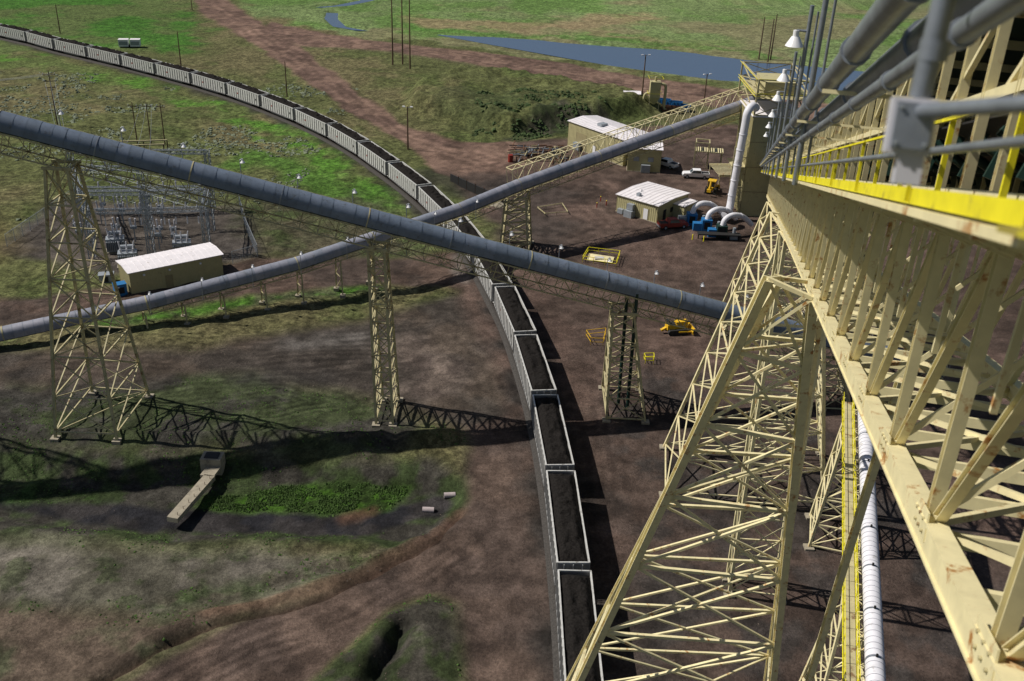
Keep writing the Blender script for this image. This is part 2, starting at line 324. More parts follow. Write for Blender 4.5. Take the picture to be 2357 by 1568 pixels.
for P in(CRK1,CRK2):
    water('creek',[(x-2.6,y) for x,y in P]+[(x+2.6,y) for x,y in P[::-1]])
# scrub scatter
def scatter(name,k,n,box,cond,smin,smax,z=1.):
    x=rng.uniform(box[0],box[1],n); y=rng.uniform(box[2],box[3],n); h,c,g=terrain(x,y)
    ok=cond(x,y,g)&(dline(x,y,TRK)>5); x,y,h=x[ok],y[ok],h[ok]; m=len(x)
    vs=[(math.cos(a),math.sin(a),0) for a in np.linspace(0,6.283,7)[:-1]]+[(.65*math.cos(a+.5),.65*math.sin(a+.5),.6) for a in np.linspace(0,6.283,6)[:-1]]+[(0,0,.95)]
    vs=np.array(vs); fs=[]
    for i in range(6): fs.append((i,(i+1)%6,6+min(i,4)))
    for i in range(5): fs.append((6+i,6+(i+1)%5,11))
    for i in range(5): fs.append((i+1,6+(i+1)%5,6+i))
    fs=np.array(fs)
    s=rng.uniform(smin,smax,m)
    AV=vs[None]*(s[:,None,None])*rng.uniform(.45,1.45,(m,12,1)); AV[...,2]*=z
    AV=AV+np.stack([x,y,h-.06],-1)[:,None,:]
    F=(fs[None]+(np.arange(m)*12)[:,None,None]).reshape(-1,3)
    me=bpy.data.meshes.new(name); me.from_pydata(AV.reshape(-1,3).tolist(),[],F.tolist()); me.materials.append(M[k])
    o=bpy.data.objects.new(name,me); sc.collection.objects.link(o)
clus=lambda x,y,s,k,t: fbm(x,y,s,3,k)>t
scatter('sagebrush','sage',11000,(-170,-45,165,290),lambda x,y,g:(g>.75)&clus(x,y,14,2,.54),.2,.6,.7)
scatter('weeds','lush',16000,(-75,-3,60,125),lambda x,y,g:(g>.42)&clus(x,y,4,2,.52),.05,.18,1.0)
scatter('bank_shrubs','shrub',1800,(-12,22,240,275),lambda x,y,g:(g>.4)&clus(x,y,5,1,.53),.25,.7,.9)
scatter('marsh_grass','lush',20000,(-36,-11,87.5,97.5),lambda x,y,g:(g>.8)&clus(x,y,2,1,.42),.04,.12,2.4)
M['clod']=mat('clod_soil',(.10,.078,.064),.95,0,.5,.5)
scatter('loose_rubble','clod',9000,(-60,50,50,130),lambda x,y,g:(g<.4)&clus(x,y,6,3,.52),.04,.13,.8)
# ------------------------------------------------------------ railway
P=np.array(TRK,float)
def cr(P,n=24):
    o=[]
    for i in range(1,len(P)-2):
        for t in np.arange(n)/n:
            a,b2,c,d=P[i-1],P[i],P[i+1],P[i+2]
            o.append(.5*((2*b2)+(-a+c)*t+(2*a-5*b2+4*c-d)*t*t+(-a+3*b2-3*c+d)*t**3))
    return np.array(o)
C=cr(P)[::-1]
for _ in range(60): C[1:-1]=.5*C[1:-1]+.25*(C[:-2]+C[2:])
sl=np.concatenate([[0],np.cumsum(np.linalg.norm(np.diff(C,axis=0),axis=1))])
def at_s(s): return np.array([np.interp(s,sl,C[:,0]),np.interp(s,sl,C[:,1])])
def tan_s(s): d=at_s(s+.8)-at_s(s-.8); return d/np.linalg.norm(d)
mb=MB(); S=np.arange(1,sl[-1]-1,2.0); prof=[(-2.3,.05),(-1.6,.38),(1.6,.38),(2.3,.05)]
rows=[]
for s in S:
    p=at_s(s);t=tan_s(s);nn=np.array([t[1],-t[0]]); rows.append([V((*(p+nn*a),z)) for a,z in prof])
vs=[v for r in rows for v in r]
mb.add(vs,[(i*4+j,i*4+j+1,i*4+j+5,i*4+j+4) for i in range(len(rows)-1) for j in range(3)],'ballast')
for s0,s1 in zip(S[:-1],S[1:]):
    for off in(-.75,.75):
        a=at_s(s0);ta=tan_s(s0);c=at_s(s1);tc2=tan_s(s1)
        mb.beam((*(a+np.array([ta[1],-ta[0]])*off),.62),(*(c+np.array([tc2[1],-tc2[0]])*off),.62),.08,.16,'rail')
for s in np.arange(1,sl[-1]-2,.65):
    p=at_s(s);t=tan_s(s);nn=np.array([t[1],-t[0]]); mb.beam((*(p-nn*1.3),.43),(*(p+nn*1.3),.43),.24,.2,'tie')
mb.build('railway_track')
def coal_car(seed):
    r=random.Random(seed); mb=MB(); HL=7.75; W=1.55; zt=3.95; zb=1.05
    for sy in(-1,1):
        mb.box(-HL,HL,sy*W-.04,sy*W+.04,zb,zt-.1,'alu')
        mb.box(-HL-.05,HL+.05,sy*W-.08,sy*W+.08,zt-.1,zt+.04,'alu')
        mb.box(-HL,HL,sy*W+(.03 if sy>0 else -.13),sy*W+(.13 if sy>0 else -.03),zb-.12,zb+.1,'aluin')
        for i in range(15):
            x=-HL+.12+i*(2*HL-.24)/14; y0=sy*W+(.041 if sy>0 else -.14); mb.box(x-.05,x+.05,y0,y0+.1,zb,zt-.1,'aluin')
        yy=sy*(W+.048); mb.box(HL-5.5,HL-4.85,yy-.004,yy+.004,2.2,2.6,'red')
        mb.box(-HL+1.4,-HL+1.9,yy-.004,yy+.004,2.2,2.6,'dark')
    for sx in(-1,1):
        mb.box(sx*HL-.05,sx*HL+.05,-W,W,zb+.1,zt-.1,'aluin'); mb.box(sx*HL-.07,sx*HL+.07,-W,W,zt-.12,zt+.045,'alu')
        for yy in(-1,0,1): mb.box(sx*HL+(.05 if sx>0 else -.15),sx*HL+(.15 if sx>0 else -.05),yy*.9-.05,yy*.9+.05,zb,zt-.2,'alu')
        mb.box(sx*(HL+.3)-.3,sx*(HL+.3)+.3,-1.45,1.45,zb-.14,zb-.04,'alu')
        mb.beam((sx*(HL+.1),0,.85),(sx*(HL+.62),0,.85),.3,.3,'dark')
        mb.tube((sx*(HL+.5),-1.3,zb),(sx*(HL+.5),-1.3,2.2),.03,'alu',6); mb.tube((sx*(HL+.5),-.9,zb),(sx*(HL+.5),-.9,2.2),.03,'alu',6)
        for k in range(4): mb.tube((sx*(HL+.5),-1.3,zb+.2+k*.28),(sx*(HL+.5),-.9,zb+.2+k*.28),.02,'alu',5)
        cx=sx*5.9
        for ax in(-.87,.87):
            mb.tube((cx+ax,-.8,.45),(cx+ax,.8,.45),.08,'dark',6)
            for sy in(-1,1): mb.tube((cx+ax,sy*.70,.45),(cx+ax,sy*.84,.45),.45,'rust',16)
        for sy in(-1,1):
            mb.beam((cx-1.15,sy*1.0,.5),(cx+1.15,sy*1.0,.5),.16,.22,'dark'); mb.beam((cx-.5,sy*1.0,.75),(cx+.5,sy*1.0,.75),.2,.4,'dark')
        mb.box(cx-.25,cx+.25,-1.2,1.2,.62,.95,'dark')
    mb.box(-7.6,7.6,-.3,.3,.7,1.1,'dark'); mb.box(-HL,HL,-W,W,zb,zb+.06,'dark')
    for sy in(-1,1):
        vs=[(-4.3,sy*.3,1.05),(4.3,sy*.3,1.05),(3.6,sy*.4,.4),(-3.6,sy*.4,.4),(-4.3,sy*1.5,1.05),(4.3,sy*1.5,1.05),(3.6,sy*1.25,.4),(-3.6,sy*1.25,.4)]
        mb.add(vs,[(0,1,2,3),(4,7,6,5),(3,2,6,7),(0,3,7,4),(1,5,6,2)],'aluin')
    nx,ny=150,30; off=r.random()*100
    x,y=np.meshgrid(np.linspace(-HL+.06,HL-.06,nx+1),np.linspace(-W+.05,W-.05,ny+1))
    e=np.minimum(np.minimum(1,(1-np.abs(y)/W)*1.6),np.minimum(1,(1-np.abs(x)/HL)*4)); e=np.sin(e*math.pi/2)
    z=3.30+1.05*e+(fbm(x+off,y+off,.9,4,0)-.5)*.55*(.3+e)+.15*np.sin(x*.8+off)*e+(rng.rand(ny+1,nx+1)-.5)*.07
    vs=np.stack([x,y,z],-1).reshape(-1,3).tolist()
    mb.add(vs,[(j*(nx+1)+i,j*(nx+1)+i+1,(j+1)*(nx+1)+i+1,(j+1)*(nx+1)+i) for j in range(ny) for i in range(nx)],'coal',True)
    return mb
cars=[coal_car(k).build('coal_hopper_car') for k in range(3)]
ref=np.interp(92.6,C[:,1],sl)
pitch=16.7; s=ref-6.5*pitch; k=0
while s<sl[-1]-10:
    p=at_s(s); t=at_s(s+6)-at_s(s-6); ang=math.atan2(t[1],t[0])
    if k<3: o=cars[k]
    else:
        o=bpy.data.objects.new('coal_hopper_car',cars[k%3].data); sc.collection.objects.link(o)
    o.rotation_euler.z=ang; o.location=(p[0],p[1],.25)
    s+=pitch; k+=1
# dark retaining panels and spill pile by the crossing
mb=MB()
for i in range(6):
    x=-13.5+i*1.9; y=203.5-i*2.3; mb.obox((x,y,.9),V((.95,-1.15,0))*.96,V((.08,.07,0)),V((0,0,.9)),'dark'); mb.beam((x+.9,y-1.1,0),(x+.9,y-1.1,2.1),.16,.16,'rust')
mb.build('retaining_wall')
mb=MB(); n_=28; xs,ys=np.meshgrid(np.linspace(-1,1,n_),np.linspace(-1,1,n_)); rr=np.sqrt(xs**2+ys**2)
zz=np.clip(1-rr,0,1)*1.6+(fbm(xs*3,ys*3,.8,3,1)-.5)*.4*(rr<.95)-.05
mb.add(np.stack([xs*2.8,ys*2.2,zz],-1).reshape(-1,3).tolist(),[(j*n_+i,j*n_+i+1,(j+1)*n_+i+1,(j+1)*n_+i) for j in range(n_-1) for i in range(n_-1)],'conc',True); mb.build('gravel_pile',(-3.6,192,0))
# ------------------------------------------------------------ steel helpers
def frame(p,q):
    t=(V(q)-V(p)).normalized(); s=t.cross(V((0,0,1))).normalized(); return t,s,s.cross(t)
def truss(mb,p,q,s0,s1,n0,n1,pitch,cw,bw,k):
    p=V(p);q=V(q);t,s,n=frame(p,q); L=(q-p).length; N=max(1,round(L/pitch)); d=L/N
    W=lambda a,b,c: p+t*b+s*a+n*c
    for a in(s0,s1):
        for c in(n0,n1): mb.beam(W(a,0,c),W(a,L,c),cw,cw,k,n)
    for i in range(N+1):
        b=i*d
        for a in(s0,s1): mb.beam(W(a,b,n0),W(a,b,n1),bw,bw,k)
        for c in(n0,n1): mb.beam(W(s0,b,c),W(s1,b,c),bw,bw,k)
        if i<N:
            for a in(s0,s1):
                if i%2: mb.beam(W(a,b,n0),W(a,b+d,n1),bw*.8,bw*.8,k)
                else: mb.beam(W(a,b,n1),W(a,b+d,n0),bw*.8,bw*.8,k)
            for c in(n0,n1):
                if i%2: mb.beam(W(s0,b,c),W(s1,b+d,c),bw*.7,bw*.7,k)
                else: mb.beam(W(s1,b,c),W(s0,b+d,c),bw*.7,bw*.7,k)
def tower(mb,tops,feet,levels,lw,bw,k,hb=False,xb=True,foot=True):
    tops=[V(a) for a in tops]; feet=[V(a) for a in feet]
    for a,b in zip(tops,feet):
        (mb.hbeam if hb else mb.beam)(a,b,lw,lw,k,(0,1,0))
        if foot: mb.box(b.x-.5,b.x+.5,b.y-.5,b.y+.5,b.z-.5,b.z+.25,'conc')
    P=lambda i,f: tops[i%4].lerp(feet[i%4],f)
    for l,f in enumerate(levels):
        for i in range(4): mb.beam(P(i,f),P(i+1,f),bw*1.1,bw*1.1,k)
        if l+1<len(levels):
            g=levels[l+1]
            for i in range(4):
                mb.beam(P(i,f),P(i+1,g),bw,bw*.8,k)
                if xb: mb.beam(P(i+1,f),P(i,g),bw,bw*.8,k)
        if l%2==1: mb.beam(P(0,f),P(2,f),bw*.8,bw*.8,k)
def cover(mb,pts,r,seg=1.25,big=9,skirt=.55,nseg=18,pre='cov'):
    for p,q in zip(pts[:-1],pts[1:]):
        p=V(p);q=V(q);t,s,n=frame(p,q); L=(q-p).length; N=max(1,int(L/seg)); d=L/N
        prof=[(r,-skirt)]+[(r*math.cos(a),r*math.sin(a)) for a in np.linspace(0,math.pi,nseg)]+[(-r,-skirt)]
        m=len(prof)
        for i in range(N):
            rr=1+.016*(i%2)+random.uniform(-.005,.005); kk=pre+'%d'%random.choice((0,0,1,2))
            a=p+t*d*i; b=p+t*(d*(i+1)+.02)
            vs=[a+s*x*rr+n*y*rr for x,y in prof]+[b+s*x*rr+n*y*rr for x,y in prof]
            mb.add(vs,[(j,j+1,m+j+1,m+j) for j in range(m-1)],kk,True)
            if random.random()<.8: # lap seam
                a2=b-t*.09; mb.add([a2+s*x*1.022+n*y*1.022 for x,y in prof]+[b+s*x*1.022+n*y*1.022 for x,y in prof],[(j,j+1,m+j+1,m+j) for j in range(m-1)],pre+'2',True)
        nb=max(1,int(L/big))
        for i in range(nb+1):
            a=p+t*(L*i/nb-.07); b=a+t*.14; vs=[a+s*x*1.05+n*y*1.05 for x,y in prof]+[b+s*x*1.05+n*y*1.05 for x,y in prof]
            mb.add(vs,[(j,j+1,m+j+1,m+j) for j in range(m-1)],'pipe' if i%2 else 'cream2',True)
            mb.add([a+s*x+n*y for x,y in prof]+[a+s*x*1.05+n*y*1.05 for x,y in prof],[(j,j+1,m+j+1,m+j) for j in range(m-1)],'cov2')
        mb.obox((p+q)/2-n*(skirt+.1),t*(L/2),s*r*.9,n*.05,'dark')
def lamp(name,base,h,arm=(0,0,0),r=.22,k='pipe'):
    mb=MB(); b=V(base); a=V(arm)
    mb.tube(b,b+V((0,0,h)),.045,k,6); mb.tube(b+V((0,0,h)),b+V((0,0,h+.15))+a,.04,k,6)
    c=b+V((0,0,h+.1))+a; mb.tube(c,c-V((0,0,.16)),.09,'wpaint',8); mb.tube(c-V((0,0,.16)),c-V((0,0,.42)),.12,'wpaint',12,True,r*1.5)
    mb.build(name)
# ------------------------------------------------------------ conveyor 1
def c1(x): f=(x+54.6)/95.4; return V((x,103+14*f,37.8-28.3*f))
mb=MB(); A=c1(-130);B=c1(58)
cover(mb,[A,B],1.22,1.3,9.5)
truss(mb,A,B,-1.3,1.3,-2.9,-.75,2.1,.14,.085,'cream2')
t,s,n=frame(A,B)
mb.obox((A+B)/2-s*1.75-n*.95,t*(B-A).length/2,s*.38,n*.03,'cream2')
for c,w in((-.9,.05),(.1,.04),(.6,.04)): mb.beam(A-s*2.1+n*c,B-s*2.1+n*c,w,w,'cream2')
for i in range(int((B-A).length/2.3)): 
    p=A+t*i*2.3-s*2.1; mb.beam(p+n*-.9,p+n*.6,.05,.05,'cream2')
mb.build('covered_conveyor')
for i in range(26):
    p=c1(-92+i*6.1)-s*1.9; lamp('conveyor_lamp',p-V((0,0,.2)),2.5,(.25,.1,0),.2)
def t1(name,x,half_t,levels,lw,bw,fw,fd,tw=1.0,td=1.2):
    mb=MB(); c=c1(x)-n*3.05
    tops=[c+V(a) for a in((-tw,-td,0),(tw,-td,0),(tw,td,0),(-tw,td,0))]
    cx,cy=half_t
    feet=[V((cx+a*fw,cy+b*fd,gz(cx+a*fw,cy+b*fd))) for a,b in((-1,-1),(1,-1),(1,1),(-1,1))]
    tower(mb,tops,feet,levels,lw,bw,'cream2')
    for d in(-1,1): mb.beam(c+V((-tw-.4,d*td,.1)),c+V((tw+.4,d*td,.1)),.25,.3,'cream2')
    mb.build(name)
t1('conveyor_tower',-48.5,(-50.5,106),[0,.12,.25,.38,.52,.67,.83,.97],.30,.14,3.7,5.6,1.2,1.3)
t1('conveyor_tower',-15.3,(-15.5,109.5),list(np.linspace(0,.97,11)),.28,.12,1.05,3.2,.95,1.2)
t1('conveyor_tower',14.5,(15,114),[0,.14,.28,.43,.6,.78,.97],.27,.13,2.5,4.2,1.3,1.5)
t1('conveyor_tower',43,(43.5,118),[0,.3,.6,.97],.26,.12,2,3,1.2,1.3)
t1('conveyor_tower',-86,(-87,101),[0,.12,.25,.38,.52,.67,.83,.97],.30,.13,3.7,5.6,1.2,1.3)
mb=MB()
for a,b_ in((.5,-.5),(-.6,.4)): mb.tube((14.6+a,112.6+b_,17),(14.8+a,112.4+b_,1),.22,'green',10)
mb.build('drain_chute')
# ------------------------------------------------------------ conveyor 2
P2=[V(a) for a in((-125,98,.9),(-88,115,1.2),(-71,123.4,2.0),(-53.5,131.4,3.8),(-33.8,142.5,6.2),(-23,149.3,8.2),(-9.8,159.5,10.0),(0,168,11.9),(50.5,208,20.0))]
mb=MB(); cover(mb,P2,1.05,1.3,9,pre='pal')
for a,b in zip(P2[3:-1],P2[4:]): truss(mb,a,b,-1.1,1.1,-2.1 if a.x>-30 else -1.4,-.7,2.1,.12,.07,'cream2')
t,s,n=frame(P2[-2],P2[-1]); truss(mb,P2[-2]-s*0,P2[-1],-3.2,-1.5,-.6,2.4,2.4,.14,.09,'cream')
mb.build('covered_conveyor')
for (x,y) in((-54,131.2),(-49,133.7),(-44,136.6),(-38.5,139.7),(-33.5,142.7),(-28,146.1),(-23.2,149.2)):
    z=np.interp(x,[p.x for p in P2],[p.z for p in P2]); mb=MB(); d=V((-.5,.86,0))
    for sg in(-1,1):
        mb.beam(V((x,y,gz(x,y)-.2))+d*sg*1.5,V((x,y,z-1.5))+d*sg*1.1,.2,.2,'cream2')
        mb.box(x+d.x*sg*1.5-.4,x+d.x*sg*1.5+.4,y+d.y*sg*1.5-.4,y+d.y*sg*1.5+.4,-.3,.25,'conc')
    nl=max(1,int(z/2.5))
    for l in range(nl):
        za=.3+(z-2)*l/nl; zb2=.3+(z-2)*(l+1)/nl
        mb.beam(V((x,y,za))+d*1.45,V((x,y,zb2))-d*1.2,.09,.09,'cream2'); mb.beam(V((x,y,zb2))+d*1.2,V((x,y,zb2))-d*1.2,.1,.1,'cream2')
    mb.build('conveyor_trestle_post')
mb=MB(); tower(mb,[(-2.2,165.5,9.6),(1.4,166.5,10.2),(2,170.5,10.2),(-1.6,170,9.6)],[(-2.9,164.5,0),(2.2,165,0),(2.8,171.2,0),(-2.4,171,0)],[0,.2,.4,.6,.8,.97],.34,.18,'cream2'); mb.build('conveyor_tower')
for i in range(9):
    f=i/8; x,y=(-60+f*52,127.8+f*30.5)
    lamp('conveyor_lamp',(x+1.2,y-2.0,np.interp(x,[p.x for p in P2],[p.z for p in P2])-1),3.6,(.25,-.1,0),.18)
# ------------------------------------------------------------ main gallery (slopes away from the viewer's platform)
O=V((0,0,67)); G=V((.2265,.9324,-.2818)).normalized(); S_=V((G.y,-G.x,0)).normalized(); N_=S_.cross(G)
def W(a,b,c): return O+S_*a+G*b+N_*c
mb=MB(); b0,b1=-6,203; SL,SR=2.9,6.7
for a in(SL,SR):
    mb.beam(W(a,b0,-4.5),W(a,b1,-4.5),.05,.40,'cream',N_); 
    for c in(-4.30,-4.70): mb.beam(W(a+.09,b0,c),W(a+.09,b1,c),.30,.035,'cream',N_)
    mb.beam(W(a,b0,-.35),W(a,b1,-.35),.28,.28,'cream',N_)
    mb.beam(W(a,b0,2.9),W(a,b1,2.9),.22,.22,'cream',N_); mb.beam(W(a,b0,1.3),W(a,b1,1.3),.12,.14,'cream',N_)
nodes=np.arange(2.3-3.9*2,b1,3.9)
for i,b in enumerate(nodes):
    near=b<55; f=mb.hbeam if near else mb.beam
    for a in(SL+.12,SR-.12):
        g_=f if a<4 else mb.beam
        g_(W(a,b,-4.3),W(a,b-1.1,-.5),.17,.17,'cream',G)
        g_(W(a+.03,b-.25,-4.3),W(a+.03,b-3.9-1.1+.3,-.5),.14,.14,'cream',G)
        mb.beam(W(a,b-1.95-.0,-2.4),W(a,b-2.6,-.5),.08,.08,'cream',G)
    if near:
        mb.obox(W(SL-.03,b-.1,-4.35),G*.42,S_*.012,N_*.2,'cream')
        for j in range(3):
            for l in range(2): p=W(SL-.045,b-.35+j*.25,-4.45+l*.17); mb.tube(p,p-S_*.03,.025,'cream2',6)
    for bb in(b,b+1.95): mb.beam(W(SL,bb,-4.62),W(SR,bb,-4.62),.13,.2,'cream',N_)
    mb.beam(W(SL,b,-4.5),W(SR,b+3.9,-4.5),.1,.1,'cream',N_); mb.beam(W(SR,b,-4.45),W(SL,b+3.9,-4.45),.1,.1,'cream',N_)
    mb.beam(W(SL,b,-.4),W(SR,b,-.4),.16,.2,'cream',N_); mb.beam(W(SL,b,2.9),W(SR,b,2.9),.14,.16,'cream',N_)
    mb.beam(W(SL+.15,b,-4.3),W(SR-.15,b-1,-.5),.1,.1,'cream',G); mb.beam(W(SL,b,2.85),W(SL,b+3.9,1.3),.08,.08,'cream',N_)
for i,b in enumerate(np.arange(b0,b1,1.95)):
    near=b<45
    (mb.hbeam if near else mb.beam)(W(SL,b,-.2),W(SL,b-.85,2.9),.14,.14,'cream',G)
    mb.beam(W(SR,b,-.2),W(SR,b-.85,2.9),.12,.12,'cream',G)
    mb.beam(W(1.15,b,-.2),W(SL,b,-.2),.05,.07,'cream',N_); mb.beam(W(1.5,b,-.22),W(SL-.1,b+.2,-.62),.05,.05,'cream',N_)
    if i%4==2: mb.beam(W(.66,b-.25,1.05),W(SL,b-.25,1.05),.05,.05,'cream',N_)
    if i%2: mb.beam(W(SL-.35,b-.3,1.0),W(SL-.35,b+.0,-.15),.07,.07,'yellow',G)
    mb.beam(W(3.3,b+.6,.25),W(3.55,b+.6,1.0),.09,.12,'green',N_); mb.beam(W(6.2,b+.6,.25),W(5.9,b+.6,1.0),.09,.12,'green',N_)
    mb.tube(W(3.35,b+.6,.95),W(4.1,b+.6,.5),.09,'green',8); mb.tube(W(4.1,b+.6,.5),W(5.4,b+.6,.5),.09,'green',8); mb.tube(W(5.4,b+.6,.5),W(6.15,b+.6,.95),.09,'green',8)
L=b1-b0; mid=(b0+b1)/2
mb.obox(W(4.75,mid,.72),G*L/2,S_*.75,N_*.02,'dark'); mb.obox(W(3.72,mid,.95),G*L/2,(S_*.38+N_*-.22),N_*.02,'dark'); mb.obox(W(5.78,mid,.95),G*L/2,(S_*.38+N_*.22),N_*.02,'dark')
mb.obox(W(4.8,mid,3.06),G*L/2,S_*2.2,N_*.03,'green'); mb.obox(W(SR+.16,mid,1.2),G*L/2,S_*.02,N_*1.6,'green')
mb.obox(W(4.8,mid,-.62),G*L/2,S_*1.1,N_*.03,'brown')
mb.obox(W(4.9,7,-4.1),G*4,S_*1.3,N_*.03,'brown')
mb.build('conveyor_gallery')
mb=MB()
b0w=3.6
mb.obox(W(2.0,(b0w+b1)/2,-.10),G*(b1-b0w)/2,S_*.82,N_*.02,'pipe')
mb.beam(W(1.16,b0w,-.06),W(1.16,b1,-.06),.03,.12,'yellow',N_); mb.beam(W(2.72,b0w,-.02),W(2.72,b1,-.02),.03,.16,'cream',N_)
mb.beam(W(2.5,b0w,.98),W(2.5,b1,.98),.05,.05,'yellow',N_)
mb.beam(W(1.14,b0w+1,-.17),W(1.14,b1,-.17),.05,.06,'cream',N_)
mb.obox(W(.93,3.3,-.10),G*.30,S_*.13,N_*.012,'yellow'); mb.obox(W(.97,3.1,-.06),G*.02,S_*.12,N_*.12,'yellow')
mb.build('walkway')
mb=MB()
def coup(a,c,r,step,st=3.0):
    for b in np.arange(st,b1,step): mb.tube(W(a,b,c),W(a,b+.16,c),r*1.2,'pipe',14)
for a,c,r,step in((.80,1.28,.13,3.9),(1.18,1.16,.155,5.85),(.98,.85,.07,3.0)):
    mb.tube(W(a,-3,c),W(a,b1,c),r,'pipe',20); coup(a,c,r,step)
mb.tube(W(1.52,1,1.35),W(1.52,b1,1.35),.045,'pipe',10)
mb.build('pipe_run')
mb=MB()
bx=4.4
mb.tube(W(1.12,bx,.25),W(1.12,b1,.25),.028,'pipe',8)
mb.tube(W(.60,bx-.05,.30),W(1.0,2.6,.29),.03,'pipe',10)
mb.tube(W(.60,bx,.36),W(.64,bx-.2,1.5),.045,'pipe',12)
for zc in(.5,.9): mb.tube(W(.605+.02*zc,bx-.02,zc),W(.605+.02*zc,bx-.03,zc+.08),.058,'pipe',12)
mb.obox(W(.58,bx,.24),S_*.085,G*.06,N_*.11,'insul'); mb.obox(W(.58,bx-.07,.24),S_*.07,G*.012,N_*.09,'pipe')
for a_ in(-.055,.055):
    for c_ in(-.07,.07): mb.tube(W(.58+a_,bx-.08,.24+c_),W(.58+a_,bx-.095,.24+c_),.009,'galv',6)
mb.obox(W(.60,bx,.07),S_*.05,G*.05,N_*.06,'insul')
for b in np.arange(8,b1,3.9): mb.beam(W(1.12,b,-.1),W(1.12,b-.1,.28),.03,.03,'yellow',G)
mb.build('conduit_with_junction_box')
for b in(26,36,49,62,80,100,125):
    p=W(1.0,b,.15); mb=MB(); top=p+V((0,0,4.6 if b>30 else 6.8)); mb.tube(p-V((0,0,.4)),top+V((0,0,.8)),.07,'pipe',8); mb.tube(p+V((.25,.1,-.4)),p+V((.25,.1,5.2)),.035,'pipe',6)
    c=top+V((-.35,.1,0)); mb.tube(top,c,.04,'pipe',6); mb.tube(c,c-V((0,0,.2)),.1,'wpaint',8); mb.tube(c-V((0,0,.2)),c-V((0,0,.5)),.13,'wpaint',14,True,.30)
    mb.build('gallery_lamp_post')
def gp(a,b): return W(a,b,-4.85)
mb=MB()
tower(mb,[(9.9,36.0,51.8),(11.5,35.2,51.4),(13.2,39.5,50.2),(11.3,39.5,50.4)],[(.2,47.5,0),(19.2,48,0),(22,60,0),(4.0,60,0)],[0,.07,.15,.24,.34,.45,.57,.70,.84,.98],.36,.15,'cream',True)
mb.hbeam((15.2,34,51),(19.2,48.2,0),.3,.3,'cream',(0,1,0))
mb.build('gallery_support_tower')
mb=MB()
c=gp(SL,104); c2=gp(SR,104)
tower(mb,[c+V((0,-3,0)),c2+V((0,-3,0)),c2+V((0,3,0)),c+V((0,3,0))],[(18.0,94,0),(36,93,0),(38.5,104,0),(19.2,104,0)],[0,.09,.19,.3,.42,.55,.69,.84,.98],.34,.15,'cream'); mb.build('gallery_support_tower')
mb=MB(); c=gp(SL,83);c2=gp(SR,83)
tower(mb,[c+V((0,-1,0)),c2+V((0,-1,0)),c2+V((0,1,0)),c+V((0,1,0))],[(22.6,77.6,0),(27.6,77,0),(27.8,80,0),(22.8,80,0)],list(np.linspace(0,.98,9)),.28,.12,'cream'); mb.build('gallery_support_tower')
mb=MB(); c=gp(SL,150);c2=gp(SR,150)
tower(mb,[c+V((0,-2,0)),c2+V((0,-2,0)),c2+V((0,2,0)),c+V((0,2,0))],[(32,136,0),(45,135,0),(46,145,0),(33,145,0)],[0,.15,.32,.5,.7,.97],.32,.15,'cream'); mb.build('gallery_support_tower')
# ------------------------------------------------------------ conveyor 3 (white tube, low right)
mb=MB(); A=V((21.5,36,17));B=V((35.8,88,17.2)); 
mb.tube(A,B,.66,'duct',24); t,s,n=frame(A,B)
for i in range(88): p=A+t*(i*.615+.2); mb.tube(p,p+t*.04,.675,'pal1',24)
for i in range(0,11): p=A+t*(i*5+1); mb.tube(p,p+t*.15,.69,'pipe',24); mb.tube(p+n*.68,p+n*.88,.09,'dark',8)
truss(mb,A,B,-1.0,.7,-2.0,-.75,1.8,.12,.07,'cream')
mb.obox((A+B)/2-s*1.55-n*.75,t*(B-A).length/2,s*.45,n*.03,'cream2')
for so in(-1.05,-2.0):
    for c,w in((-.7,.06),(-.15,.04),(.35,.04)): mb.beam(A+s*so+n*c,B+s*so+n*c,w,w,'yellow')
    for i in range(30): p=A+t*i*1.8+s*so; mb.beam(p-n*.75,p+n*.35,.045,.045,'yellow')
mb.build('tube_conveyor')
mb=MB(); tower(mb,[(34.4,86.8,15.1),(36.8,86.2,15.1),(37.4,88.8,15.1),(35,89.4,15.1)],[(32.5,85.5,0),(37.5,84,0),(39,90.5,0),(34,91,0)],[0,.2,.4,.6,.8,.97],.26,.12,'cream'); mb.build('conveyor_tower')
mb=MB(); tower(mb,[(26.6,60,14.9),(28.8,59.6,14.9),(29.2,61.8,14.9),(27,62.2,14.9)],[(25,57,0),(30,56.6,0),(31,64,0),(26,64.5,0)],[0,.2,.4,.6,.8,.97],.24,.11,'cream'); mb.build('conveyor_tower')
